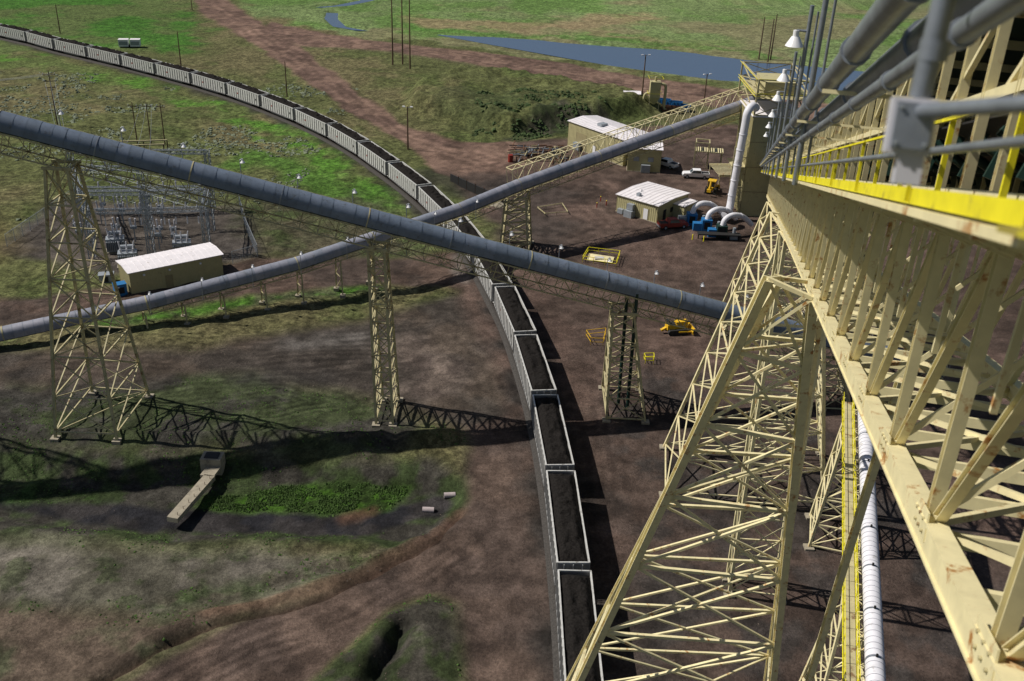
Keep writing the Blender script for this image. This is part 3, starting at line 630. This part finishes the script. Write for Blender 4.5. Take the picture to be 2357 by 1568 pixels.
# ------------------------------------------------------------ buildings
def building(name,p0,p1,depth,h,rise,wall='tan',roof='white',doors=(),extras=None):
    p0=V((*p0,0));p1=V((*p1,0)); u=(p1-p0).normalized(); Lx=(p1-p0).length; ang=math.atan2(u.y,u.x)
    mb=MB(); D=depth
    mb.box(-.15,Lx+.15,-.15,D+.15,-.4,.12,'conc')
    mb.box(0,Lx,0,D,.12,h,wall)
    for x in(0,Lx): mb.add([(x,0,h),(x,D,h),(x,D/2,h+rise)],[(0,1,2)],wall)
    o=.3
    for y0,y1,z0,z1 in((-o,D/2,h-rise*o/(D/2),h+rise),(D+o,D/2,h-rise*o/(D/2),h+rise)):
        vs=[(-o,y0,z0+.02),(Lx+o,y0,z0+.02),(Lx+o,y1,z1+.02),(-o,y1,z1+.02)]; vs+= [(a,b,c+.1) for a,b,c in vs]
        mb.add(vs,[(0,1,2,3),(4,5,6,7),(0,1,5,4),(1,2,6,5),(2,3,7,6),(3,0,4,7)],roof)
        nr=int(Lx/.9)
        for i in range(nr+1): x=-o+i*(Lx+2*o)/nr; mb.beam((x,y0,z0+.15),(x,y1,z1+.15),.04,.04,roof)
    for i in range(int(Lx/.45)+1):
        x=min(Lx,i*.45)
        mb.box(x-.05,x+.05,-.05,-.001,.15,h-.05,wall); mb.box(x-.05,x+.05,D+.001,D+.05,.15,h-.05,wall)
    for i in range(int(D/.45)+1):
        y=min(D,i*.45); mb.box(-.05,-.001,y-.05,y+.05,.15,h-.05,wall); mb.box(Lx+.001,Lx+.05,y-.05,y+.05,.15,h-.05,wall)
    for k,(face,a,w,z0,z1,km) in enumerate(doors):
        if face=='f': mb.box(a,a+w,-.09,-.052,z0,z1,km); mb.box(a-.08,a+w+.08,-.075,-.052,z1,z1+.1,'tantrim'); mb.box(a-.08,a,-.075,-.052,z0,z1,'tantrim'); mb.box(a+w,a+w+.08,-.075,-.052,z0,z1,'tantrim')
        if face=='r': mb.box(Lx+.052,Lx+.09,a,a+w,z0,z1,km)
        if face=='l': mb.box(-.09,-.052,a,a+w,z0,z1,km)
    if extras: extras(mb,Lx,D,h)
    return mb.build(name,tuple(p0),ang)
def exA(mb,Lx,D,h):
    for x in(2,6,11): mb.box(x,x+.3,-.4,-.1,h-.8,h-.55,'wpaint')
    mb.box(Lx*.5,Lx*.5+1.2,-1.2,-.1,.12,.2,'conc')
building('switchgear_building',(-59.6,141.3),(-47.8,150.2),5.6,4.0,.25,doors=(('f',5.5,1.0,.15,2.3,'tantrim'),),extras=exA)
def exC(mb,Lx,D,h):
    mb.box(2.8,4.6,-1.6,-.15,.0,1.4,'galv'); mb.box(3.0,4.4,-1.0,-.1,1.5,2.6,'galv'); mb.box(.8,2.0,-.9,-.1,.1,1.0,'galv')
    mb.box(3.4,4.1,1.5,2.3,h+.2,h+.8,'galv'); mb.tube((3,4,h+.2),(3,4,h+.9),.1,'galv',8)
    mb.box(Lx+.05,Lx+2.6,D-5.5,D-1,0,2.7,'tan'); mb.box(Lx+.05,Lx+2.8,D-5.7,D-.8,2.7,2.85,'white')
building('office_building',(19.8,190.3),(27.2,184.2),11.0,3.5,.3,doors=(('f',6.4,1.0,.15,2.3,'wpaint'),('r',2,1,.15,2.2,'dark'),('r',4.5,1.4,1.1,2.1,'glass')),extras=exC)
def exB(mb,Lx,D,h):
    mb.box(Lx*.4,Lx*.4+1.5,2,4,h+.4,h+1,'galv'); mb.box(3,5,-1,-.1,.1,1.8,'galv')
building('workshop_building',(11.5,236),(23.5,221),9.0,6.0,.5,doors=(('f',3,3.6,.15,4,'tantrim'),('f',9,1,.15,2.3,'wpaint')),extras=exB)
building('workshop_annex',(24.3,217.6),(31.5,217.0),8.0,5.2,.3,doors=(('f',1.2,1.2,2.4,3.4,'galv'),('f',4.4,1.2,2.4,3.4,'galv'),('r',2,2.6,.15,3.4,'dark')),extras=exB)
building('pump_shed',(28,274.5),(32.2,274.2),3.6,4.2,.2,wall='white',doors=(('f',1.5,1,.1,2.1,'tantrim'),))
mb=MB(); mb.box(-1.4,1.4,-1.2,1.2,4.0,8.2,'tan'); vs=[(-1.4,-1.2,4),(1.4,-1.2,4),(1.4,1.2,4),(-1.4,1.2,4),(-.3,-.3,2),(.3,-.3,2),(.3,.3,2),(-.3,.3,2)]
mb.add(vs,[(0,4,5,1),(1,5,6,2),(2,6,7,3),(3,7,4,0),(4,7,6,5)],'tan')
for a in(-1.3,1.3):
    for c in(-1.1,1.1): mb.beam((a,c,0),(a,c,4),.18,.18,'cream2')
mb.path([(1.4,0,7.5),(2.4,0,7.4),(2.9,0,6.4),(2.9,0,1.5),(3.6,0,.8)],.4,'tan',12); mb.path([(-1.4,0,5),(-2.6,0,4.4),(-2.8,0,1)],.35,'tan',12)
for z in(4.2,8.2):
    for a in(-1.9,1.9): mb.beam((a,-1.9,z+1),(a,1.9,z+1),.06,.06,'yellow'); mb.beam((-1.9,a,z+1),(1.9,a,z+1),.06,.06,'yellow')
mb.tube((0,0,8.2),(0,0,9.4),.35,'tan',10)
mb.build('dust_collector',(36,273,0))
for i,(x,y) in enumerate(((39,280),(42,278),(41,273.5),(44,276))):
    mb=MB(); 
    for a,b2,c,d in((-2.6,2.6,-1.2,-1.1),(-2.6,2.6,1.1,1.2),(-2.6,-2.5,-1.1,1.1),(2.5,2.6,-1.1,1.1)): mb.box(a,b2,c,d,.2,1.7,'blue' if i%3!=2 else 'rust')
    mb.box(-2.5,2.5,-1.1,1.1,.1,.25,'rust')
    for k in range(6): mb.box(-2.4+k*.95,-2.3+k*.95,-1.27,-1.2,.2,1.7,'dark')
    mb.build('steel_skip',(x,y,gz(x,y)),-.25)
# transfer tower
mb=MB(); x0,x1,y0,y1=44.5,54.5,190.5,203
mb.box(x0,x1,y0,y1,0,20,'tan')
for i in range(23): x=x0+i*.45; mb.box(x-.06,x+.06,y0-.06,y0-.001,.1,19.9,'tan')
for i in range(28): y=y0+i*.45; mb.box(x0-.06,x0-.001,y-.06,y+.06,.1,19.9,'tan')
for z in(5,10,15): mb.box(x0-.1,x1+.1,y0-.1,y0-.062,z,z+.15,'tantrim'); mb.box(x0-.1,x0-.062,y0,y1,z,z+.15,'tantrim')
mb.box(x0-.3,x1+.3,y0-.3,y1+.3,20.003,20.2,'white')
tower(mb,[(x0,y0,27),(x1,y0,27),(x1,y1+4,27),(x0,y1+4,27)],[(x0,y0,20.1),(x1,y0,20.1),(x1,y1+4,20.1),(x0,y1+4,20.1)],[0,.4,.97],.3,.18,'cream2',foot=False)
mb.box(x0,x1,y0,y1+4,23.4,23.5,'cream2')
for z in(24.0,24.5,27.2): 
    mb.beam((x0-.5,y0-.5,z),(x1+.5,y0-.5,z),.07,.07,'yellow'); mb.beam((x0-.5,y0-.5,z),(x0-.5,y1+4,z),.07,.07,'yellow')
mb.box(x0+2,x1-2,y0+3,y1-1,23.5,26,'tan')
mb.box(x0-2.8,x0-.1,y0,y0+6,9.9,10.0,'cream2')
for a in(x0-2.7,x0-.2): mb.beam((a,y0+.1,0),(a,y0+.1,14),.2,.2,'cream2')
for z in(3,6,9,12): mb.beam((x0-2.7,y0+.1,z),(x0-.2,y0+.1,z),.15,.15,'cream2'); mb.beam((x0-2.7,y0+.1,z),(x0-.2,y0+.1,z+3),.1,.1,'cream2')
mb.build('transfer_tower')
mb=MB(); mb.path([(44.8,190.8,21.6),(43.8,189.8,22.2),(42.8,188.8,21.2),(42.6,188.6,18),(42.0,188.2,6),(41.8,187.8,3.2),(41.4,187,1.8),(40.4,185.6,1.6)],.75,'duct',18)
for z in range(5,20,3): f=(z-6)/12*.6; mb.tube((42.0+f,188.2+f*.67,z),(42.0+f,188.2+f*.67,z+.15),.83,'duct',18)
mb.build('vertical_duct')
mb=MB()
for i,(x,y) in enumerate(((34.0,184.6),(36.4,181.5),(38.8,178.4))):
    pts=[V((x+a,y+b2,z)) for a,b2,z in((6.2,3.4,1.4),(5.0,2.6,2.6),(3.6,1.8,3.6),(1.8,.9,4.0),(.4,.2,3.4),(0,0,2.2))]
    mb.path(pts,.5,'duct',14)
    mb.tube(pts[2]-V((.05,.02,0)),pts[2]+V((.12,.06,.05)),.56,'duct',14)
    mb.box(x-1.0,x+.9,y-.9,y+.9,0,2.3,'blue' if i<2 else 'green'); mb.box(x-2.6,x-1.1,y-.7,y+.7,0,1.5,'blue' if i else 'galv'); mb.box(x-.6,x+.5,y-.93,y-.9,.5,1.9,'dark')
    mb.box(x+1.4,x+2.8,y-1.6,y-.4,0,1.1,'galv'); mb.tube((x+2.1,y-1,1.1),(x+2.1,y-1,2.2),.3,'galv',10)
mb.box(34,42,176,177.6,1.0,1.2,'dark'); 
for x in(34.2,38,41.8): mb.beam((x,176.8,0),(x,176.8,1),.2,.2,'dark')
mb.build('dust_extraction_unit')
mb=MB()
for x in(-3,0,3):
    for y in(-1.6,1.6): mb.beam((x,y,0),(x,y,6 if x<1 else 4.2),.22,.22,'cream2')
for z in(3.9,5.9):
    for y in(-1.6,1.6): mb.beam((-3,y,z),(0 if z>5 else 3,y,z),.2,.22,'cream2')
    for x in(-3,0): mb.beam((x,-1.6,z),(x,1.6,z),.2,.2,'cream2')
mb.box(-3,3,-1.5,1.5,3.75,3.82,'dark')
for i in range(13): mb.box(-3+i*.5,-2.75+i*.5,-1.9,1.9,4.02,4.08,'cream')
mb.beam((-3,-1.6,0),(0,-1.6,3.9),.1,.1,'cream2'); mb.beam((0,-1.6,0),(-3,-1.6,3.9),.1,.1,'cream2')
mb.build('steel_platform',(43,223,0),-.15)
mb=MB()
for i in range(9): y=i*.9; mb.box(-6,6,y-3.6,y-3.3,2.8,2.9,'cream')
mb.box(-6,6,-4,-3.8,2.6,3.1,'cream'); mb.box(-6,6,4,4.2,2.6,3.1,'cream')
for x in(-5.8,0,5.8):
    for y in(-3.9,4.1): mb.beam((x,y,0),(x,y,2.6),.2,.2,'cream2')
mb.build('pipe_rack',(48.5,212,0),.1)
mb=MB(); R=random.Random(3)
for i in range(150):
    x=R.uniform(-6,6);y=R.uniform(-4,5);z=.15+R.random()*1.5; a=R.choice((0,1.57,.2,1.4)); l=R.uniform(.7,2.4)
    mb.beam((x-math.cos(a)*l,y-math.sin(a)*l,z),(x+math.cos(a)*l,y+math.sin(a)*l,z+R.uniform(-.3,.3)),.15,.18,R.choice(('rust','rust','dark','galv','cream2')))
mb.tube((-6.5,-5,.0),(-6.5,-5,1.6),.6,'red',10)
mb.build('scrap_steel_pile',(4.5,226,0))
# ------------------------------------------------------------ vehicles
def wheels(mb,xs,w,r,k='tyre'):
    for x in xs:
        for sy in(-1,1): mb.tube((x,sy*(w-.22),r),(x,sy*w,r),r,k,16); mb.tube((x,sy*w,r),(x,sy*(w+.01),r),r*.55,'galv',12)
def pickup():
    mb=MB(); sec=[(-2.9,.95),(-2.9,.5),(2.9,.5),(2.95,.85),(2.75,1.15),(1.35,1.25),(.75,1.92),(-.95,1.95),(-1.15,1.3),(-2.9,1.3)]
    w=.98; n=len(sec); vs=[(x,-w*(.86 if z>1.5 else 1),z) for x,z in sec]+[(x,w*(.86 if z>1.5 else 1),z) for x,z in sec]
    body=[9,0,1,2,3,4,5,8]; 
    mb.add(vs,[tuple(body),tuple([a+n for a in body][::-1]),(5,6,7,8),tuple(a+n for a in (8,7,6,5))]+[(i,(i+1)%n,n+(i+1)%n,n+i) for i in range(n)],'wpaint')
    mb.box(-2.8,-1.25,-.8,.8,1.301,1.31,'dark'); 
    for sy in(-1,1): mb.add([(1.15,sy*.99,1.32),(.68,sy*.88,1.86),(-.9,sy*.87,1.88),(-1.0,sy*.99,1.34)],[(0,1,2,3)],'glass')
    mb.add([(1.32,-.85,1.30),(1.32,.85,1.30),(.80,.78,1.88),(.80,-.78,1.88)],[(0,1,2,3)],'glass')
    mb.box(2.93,3.02,-.9,.9,.5,.75,'galv'); mb.box(-3.0,-2.9,-.9,.9,.5,.72,'galv'); mb.box(-2.92,-2.9,-.95,-.75,.8,1.1,'red')
    wheels(mb,(-1.85,1.95),.99,.42); return mb
pickup().build('pickup_truck',(39.2,214.5,gz(39,214)),math.pi-.05)
mb=pickup(); mb.build('pickup_truck',(33.5,222,gz(33,222)),2.4)
def loader():
    mb=MB(); mb.box(-1.6,1.9,-.5,.5,.8,1.5,'cat'); mb.add([(.3,-.55,1.5),(1.9,-.5,1.45),(1.9,.5,1.45),(.3,.55,1.5),(.3,-.55,1.9),(1.8,-.45,1.7),(1.8,.45,1.7),(.3,.55,1.9)],[(4,5,6,7),(0,1,5,4),(1,2,6,5),(2,3,7,6),(3,0,4,7)],'cat')
    mb.box(-1.3,.25,-.75,.75,1.5,2.7,'glass'); mb.box(-1.4,.35,-.85,.85,2.7,2.85,'cat')
    for a in(-1.3,.2):
        for c in(-.78,.74): mb.box(a,a+.08,c,c+.06,1.5,2.7,'cat')
    for sy in(-1,1):
        mb.beam((.6,sy*.7,1.4),(2.6,sy*.7,.9),.14,.25,'cat'); mb.tube((-1.0,sy*.75,.75),(-1.0,sy*1.15,.75),.75,'tyre',18); mb.tube((1.3,sy*.75,.5),(1.3,sy*1.05,.5),.5,'tyre',16)
    mb.add([(2.5,-1.15,1.1),(2.5,1.15,1.1),(2.7,1.15,.2),(2.7,-1.15,.2),(3.4,-1.15,.25),(3.4,1.15,.25)],[(0,1,2,3),(3,2,5,4),(0,3,4),(1,5,2)],'cat')
    mb.beam((-1.7,0,1.2),(-2.3,0,3.2),.3,.35,'cat'); mb.beam((-2.3,0,3.2),(-3.2,0,1.6),.25,.3,'cat'); mb.box(-3.6,-3.0,-.4,.4,1.0,1.6,'cat')
    for sy in(-1,1): mb.beam((-1.7,0,.9),(-1.8,sy*1.3,.15),.15,.2,'dark')
    return mb
loader().build('backhoe_loader',(41.2,204.8,gz(41,204)),1.2)
def dozer():
    mb=MB(); mb.box(-1.6,1.6,-.6,.6,.7,1.5,'cat'); mb.box(-.2,1.7,-.5,.5,1.5,1.9,'cat')
    for sy in(-1,1):
        vs=[];n=16
        for i in range(n):
            a=i*2*math.pi/n; x=1.2*(1 if math.cos(a)>0 else -1)+.42*math.cos(a); vs.append((x,.45+.42*math.sin(a)))
        A=[(x,sy*.75,z) for x,z in vs]; B=[(x,sy*1.2,z) for x,z in vs]
        mb.add(A+B,[tuple(range(n)),tuple(range(n,2*n))[::-1]]+[(i,(i+1)%n,n+(i+1)%n,n+i) for i in range(n)],'dark')
        mb.beam((0,sy*1.25,.6),(2.2,sy*1.25,.5),.14,.22,'cat')
    mb.box(-1.3,-.3,-.55,.55,1.5,1.6,'dark'); mb.box(-1.5,-1.3,-.5,.5,1.5,2.2,'dark')
    mb.add([(2.2,-1.7,.1),(2.2,1.7,.1),(2.05,1.7,.6),(2.05,-1.7,.6),(2.25,1.7,1.2),(2.25,-1.7,1.2)],[(0,1,2,3),(3,2,4,5)],'cat'); mb.add([(2.3,-1.7,.1),(2.3,1.7,.1),(2.15,1.7,.6),(2.15,-1.7,.6),(2.35,1.7,1.2),(2.35,-1.7,1.2)],[(0,1,2,3),(3,2,4,5)],'cat')
    mb.tube((1,0,1.9),(1,0,2.6),.06,'dark',8); mb.beam((-1.6,0,.9),(-2.4,0,.5),.5,.3,'cat'); return mb
dozer().build('bulldozer',(24.8,136.5,gz(24.8,136.5)),.25)
mb=pickup(); 
mb.mats=['red' if k=='wpaint' else k for k in mb.mats]; mb.build('red_utility_truck',(30,182,gz(30,182)),.3)
def railing(name,P,zc=1.1,k='yellow'):
    mb=MB()
    for (a,b2),(c,d) in zip(P,P[1:]+[P[0]]):
        L_=math.hypot(c-a,d-b2); n_=max(1,int(L_/1.6))
        for i in range(n_): x=a+(c-a)*i/n_; y=b2+(d-b2)*i/n_; z=gz(x,y); mb.beam((x,y,z-.1),(x,y,z+zc),.08,.08,k)
        z=gz(a,b2)
        for h_ in(.55,zc): mb.beam((a,b2,z+h_),(c,d,z+h_),.07,.07,k)
    return mb
mb=railing('r',[(11.8,163),(17.6,161.5),(18.6,166.3),(13,167.4)]); mb.add([(12.6,163.6,.12),(17,162.4,.3),(17.6,165.4,.2),(13.2,166.4,.35),(15,164.3,.5)],[(0,1,4),(1,2,4),(2,3,4),(3,0,4)],'cream'); mb.box(14,15.6,163.5,164.6,.05,.5,'insul'); mb.build('pit_guard_rail')
railing('r',[(11,133.5),(14,134.5),(13.4,131),(11.6,131)],1.2,'cat').build('guard_rail')
railing('r',[(19,127),(20.4,127.2),(20.3,125.8),(19.1,125.8)],1.1).build('guard_rail')
railing('r',[(4,189),(9,192),(10,187),(5.5,185.5)],.7,'cream2').build('pipe_frame')
for x,y in((17,196),(18,193.5),(21,195.5),(16,192),(22.5,197),(33,176),(35,175.4)):
    mb=MB(); mb.tube((x,y,-.1),(x,y,1.0),.11,'red' if x<23 else 'yellow',10); mb.tube((x,y,1.0),(x,y,1.12),.11,'yellow',10,True,.04); mb.build('bollard')
# ------------------------------------------------------------ substation
mb=MB(); cols=[(-71.5,156),(-62,157.5),(-53,159.5),(-83,178.5),(-71,180),(-58.5,181.5),(-77,167),(-66,168.5),(-55.5,170.5)]
def latcol(x,y,h,w=.5,k='galv'):
    for a in(-w,w):
        for b2 in(-w,w): mb.beam((x+a,y+b2,0),(x+a*.8,y+b2*.8,h),.13,.13,k)
    n_=int(h/1.1)
    for i in range(n_):
        z=i*h/n_; z2=(i+1)*h/n_
        for a,b2,c,d in((-w,-w,w,-w),(w,-w,w,w),(w,w,-w,w),(-w,w,-w,-w)): mb.beam((x+a,y+b2,z),(x+c,y+d,z2),.07,.07,k)
def latbeam(p,q,w=.35,k='galv'): truss(mb,p,q,-w,w,-w,w,1.1,.10,.06,k)
for x,y in cols: latcol(x,y,12 if y<165 or y>175 else 9)
for z,r in((11.5,((0,1),(1,2),(3,4),(4,5))),(8.3,((0,1),(1,2),(3,4),(4,5),(6,7),(7,8),(0,6),(6,3),(2,8),(8,5)))):
    for a,b2 in r: latbeam((*cols[a],z),(*cols[b2],z))
R=random.Random(8)
for a,b2 in((0,1),(1,2),(3,4),(4,5),(6,7),(7,8)):
    for i in range(5):
        f=(i+.5)/5; x=cols[a][0]*(1-f)+cols[b2][0]*f; y=cols[a][1]*(1-f)+cols[b2][1]*f
        for z in(8.7,7.0): mb.tube((x,y,z),(x,y,z+.9 if z>8 else z-1.2),.13,'insul',8)
        mb.tube((x,y,9.6),(x+1.2,y+2.0,9.9),.03,'galv',5)
for y_ in (161,164,172,175):
    for x_ in(-76,-73,-69,-66,-62,-59):
        if R.random()<.75:
            x=x_+R.uniform(-.5,.5)+ (y_-161)*-.3; mb.beam((x,y_,0),(x,y_,2.6),.16,.16,'galv'); mb.box(x-.5,x+.5,y_-.3,y_+.3,2.5,3.0,'galv'); mb.tube((x-.35,y_,3),(x-.45,y_,4.4),.14,'insul',8); mb.tube((x+.35,y_,3),(x+.45,y_,4.4),.14,'insul',8)
for i in range(3):
    for (z) in(9.4,8.0): mb.tube((-84,178.5+i,z),(-54,160+i*8,z),.03,'galv',5)
mb.build('electrical_substation')
def transformer(x,y):
    mb=MB(); mb.box(-1.5,1.5,-1,1,.3,2.6,'galv'); mb.box(-1.8,1.8,-1.3,1.3,0,.3,'conc')
    for i in range(10): mb.box(-1.4+i*.3,-1.3+i*.3,-1.6,-1.0,.6,2.3,'galv')
    for i in(-1,0,1): mb.tube((i*.9,0,2.6),(i*1.2,.2,4.3),.16,'insul',10,True,.1); mb.tube((i*.9,-.6,2.6),(i*1.0,-.9,3.4),.1,'insul',8)
    mb.tube((-1.2,.7,3.2),(1.2,.7,3.2),.35,'galv',12); mb.build('power_transformer',(x,y,gz(x,y)),.3)
transformer(-64.5,153.5); transformer(-57,158.5); transformer(-69,160)
def fence(P,h=2.3):
    mb=MB()
    for (a,b2),(c,d) in zip(P[:-1],P[1:]):
        L_=math.hypot(c-a,d-b2); n_=int(L_/2.6)
        for i in range(n_+1): x=a+(c-a)*i/n_;y=b2+(d-b2)*i/n_; z=gz(x,y); mb.tube((x,y,z-.2),(x,y,z+h),.05,'galv',6)
        za,zb_=gz(a,b2),gz(c,d)
        for j in range(10): mb.beam((a,b2,za+.1+j*h/10),(c,d,zb_+.1+j*h/10),.012,.012,'galv')
        mb.beam((a,b2,za+h),(c,d,zb_+h),.05,.05,'galv')
        for i in range(int(L_/.35)): x=a+(c-a)*i*.35/L_;y=b2+(d-b2)*i*.35/L_; mb.beam((x,y,(za+zb_)/2),(x,y,(za+zb_)/2+h),.012,.012,'galv')
    mb.build('chain_link_fence')
fence([(-88,160),(-86,186),(-54,184),(-49,170),(-44,158),(-47.5,155)])
mb=MB(); mb.box(-.9,.9,-.7,.7,0,1.9,'blue'); mb.box(-.95,.95,-.75,.75,1.9,2.0,'blue'); mb.box(-.5,.5,-.72,-.7,.5,1.5,'dark'); mb.box(-.9,-.2,-.8,-.72,1.5,1.7,'wpaint'); mb.build('blue_generator',(-61.4,141.4,gz(-61.6,141.6)),.6)
mb=MB(); mb.box(-1.1,1.1,-.7,.7,0,1.3,'galv'); mb.box(-1.2,1.2,-.8,.8,1.3,1.4,'galv'); mb.box(-.3,.3,-.75,-.7,.2,1.1,'dark'); mb.build('electrical_cabinet',(-65.5,146.5,gz(-65.5,146.5)),.3)
# ------------------------------------------------------------ poles and street furniture
def pole(x,y,h,arms=(),r=.16,lampk=None,name='utility_pole'):
    mb=MB(); z=gz(x,y); mb.tube((0,0,-.4),(0,0,h),r,'wood',8,True,r*.6)
    for za,w in arms:
        mb.beam((-w,0,za),(w,0,za),.14,.16,'wood')
        for k_ in(-1,0,1): mb.tube((k_*w*.9,0,za+.08),(k_*w*.9,0,za+.45),.07,'insul',6)
    if lampk: 
        mb.beam((0,0,h-.3),(1.0,0,h),.08,.08,'galv'); mb.box(.7,1.3,-.2,.2,h-.1,h+.1,'wpaint'); mb.beam((0,0,h-.4),(-.9,0,h-.1),.08,.08,'galv'); mb.box(-1.2,-.6,-.2,.2,h-.2,h,'wpaint')
    mb.build(name,(x,y,z),random.uniform(-.4,.4))
for x,y,h in((-158,348,9.5),(-104,307,10),(-64,272,9.5),(-41,319,23),(-38,320,24),(-35,314,22),(83,347,15),(85,352,15),(81,352,14),(-130,404,6)): pole(x,y,h,r=.2 if h<12 else .26)
for x,y,h in((-26,227,10),(33,276,10.5),(52,286,8)): pole(x,y,h,r=.22,lampk=1,name='street_lamp')
for x,y in((-88,224),(-85,224.5),(-82,225)): pole(x,y,9.5,((8.6,1.1),))
mb=MB(); mb.beam((-90,219,1.6),(-80,221,1.8),.3,.3,'cream2'); mb.beam((-90,217,1.2),(-80,219,1.4),.3,.3,'cream2'); 
for a in(-90,-85,-80): mb.beam((a,216.5+(a+90)*.2,0),(a,216.5+(a+90)*.2,1.5),.2,.2,'wood'); mb.beam((a,219+(a+90)*.2,0),(a,219+(a+90)*.2,1.8),.2,.2,'wood')
mb.build('timber_barrier')
pole(-111,235,13,((12,1.4),(10.5,1.4),(9,1.2))); pole(-150,225,12,((11,1.4),(9.8,1.2)))
mb=MB()
def wire(a,b2,sag,r=.025):
    a=V(a);b2=V(b2);pr=a
    for i in range(1,13):
        f=i/12; p=a.lerp(b2,f)-V((0,0,sag*4*f*(1-f))); mb.tube(pr,p,r,'galv',4,False); pr=p
for k_ in(-1.2,0,1.2):
    wire((-111+k_,235,12.4),(-150+k_,225,11.4),1.2); wire((-111+k_,235,10.8),(-84+k_*.6,179,12),1.0); wire((-85+k_,224.5,9),(-71+k_*2,180,12),.8)
mb.build('power_lines')
mb=MB(); 
for i in(0,1): mb.box(-3+i*3.6,0+i*3.6,-1.2,1.2,.3,2.4,'wpaint'); mb.box(-3.05+i*3.6,.05+i*3.6,-1.25,1.25,2.4,2.5,'white'); mb.box(-2.8+i*3.6,-.2+i*3.6,-1.25,-1.2,.8,1.9,'galv')
for x in(-2.4,.2,2.8):
    for sy in(-1,1): mb.tube((x,sy*.9,.35),(x,sy*1.15,.35),.35,'tyre',10)
mb.build('storage_trailer',(-128,330,gz(-128,330)),.2)
mb=MB(); 
mb.obox((-34.9,90.5,-.35),V((.9,4.3,0))*.95,V((.62,-.13,0)),V((0,0,.3)),'conc'); mb.box(-35.6,-33.2,96.2,98.0,-1.2,.9,'conc'); mb.box(-35.2,-33.6,96.5,97.7,.9,1.0,'dark'); mb.obox((-34.2,95.4,-.2),V((.15,1.0,0)),V((.8,-.1,0)),V((0,0,.15)),'conc')
for k_ in range(7): mb.tube((-35.3+k_*.25,86.9+k_*1.15,-.05),(-35.3+k_*.25,86.9+k_*1.15,.35),.03,'rust',5)
mb.build('concrete_spillway')
for x,y,a in((-6.4,94.2,.15),(-8.6,91.4,.0)):
    mb=MB(); d=V((math.cos(a),math.sin(a),0)); n_=20; p=V((x,y,gz(x,y)+.2))
    for r_ in(.34,.28): mb.tube(p-d*.7,p+d*.6,r_,'pinkc',n_,False)
    u=V((0,0,1)); s_=d.cross(u); ring=[(p-d*.7)+(s_*math.cos(i*6.2832/n_)+u*math.sin(i*6.2832/n_))*q_ for q_ in(.28,.34) for i in range(n_)]
    mb.add(ring,[(i,(i+1)%n_,n_+(i+1)%n_,n_+i) for i in range(n_)],'pinkc'); mb.build('culvert_pipe')
# ------------------------------------------------------------ light, world, camera
az=V((.983,-.09,0)).normalized(); el=math.radians(48.5); Ld=az*math.cos(el)-V((0,0,math.sin(el)))
su=bpy.data.lights.new('sun','SUN'); su.energy=5.0; su.angle=math.radians(.5); su.color=(1,.94,.86)
so=bpy.data.objects.new('sun',su); so.rotation_euler=(-Ld).to_track_quat('Z','Y').to_euler(); sc.collection.objects.link(so)
w=bpy.data.worlds.new('World'); sc.world=w; w.use_nodes=True; nt=w.node_tree
sk=nt.nodes.new('ShaderNodeTexSky'); sk.sky_type='NISHITA'; sk.sun_disc=False; sk.sun_elevation=el; sk.sun_rotation=math.atan2(-az.x,-az.y)
nt.links.new(sk.outputs[0],nt.nodes['Background'].inputs[0]); nt.nodes['Background'].inputs[1].default_value=.05
th=math.radians(27); r=math.radians(2.3)
F=V((0,math.cos(th),-math.sin(th)));R0=V((1,0,0));U0=V((0,math.sin(th),math.cos(th)))
Rr=R0*math.cos(r)+U0*math.sin(r);U=U0*math.cos(r)-R0*math.sin(r)
ca=bpy.data.cameras.new('camera'); ca.sensor_width=36; ca.lens=36*2300/2357; ca.clip_end=12000; ca.clip_start=.1
co=bpy.data.objects.new('camera',ca); m4=Matrix((( Rr.x,U.x,-F.x,0),(Rr.y,U.y,-F.y,0),(Rr.z,U.z,-F.z,67),(0,0,0,1))); co.matrix_world=m4
sc.collection.objects.link(co); sc.camera=co
ca.dof.use_dof=True; ca.dof.focus_distance=115; ca.dof.aperture_fstop=1.6
sc.view_settings.view_transform='Standard'; sc.view_settings.look='None'; sc.view_settings.exposure=0
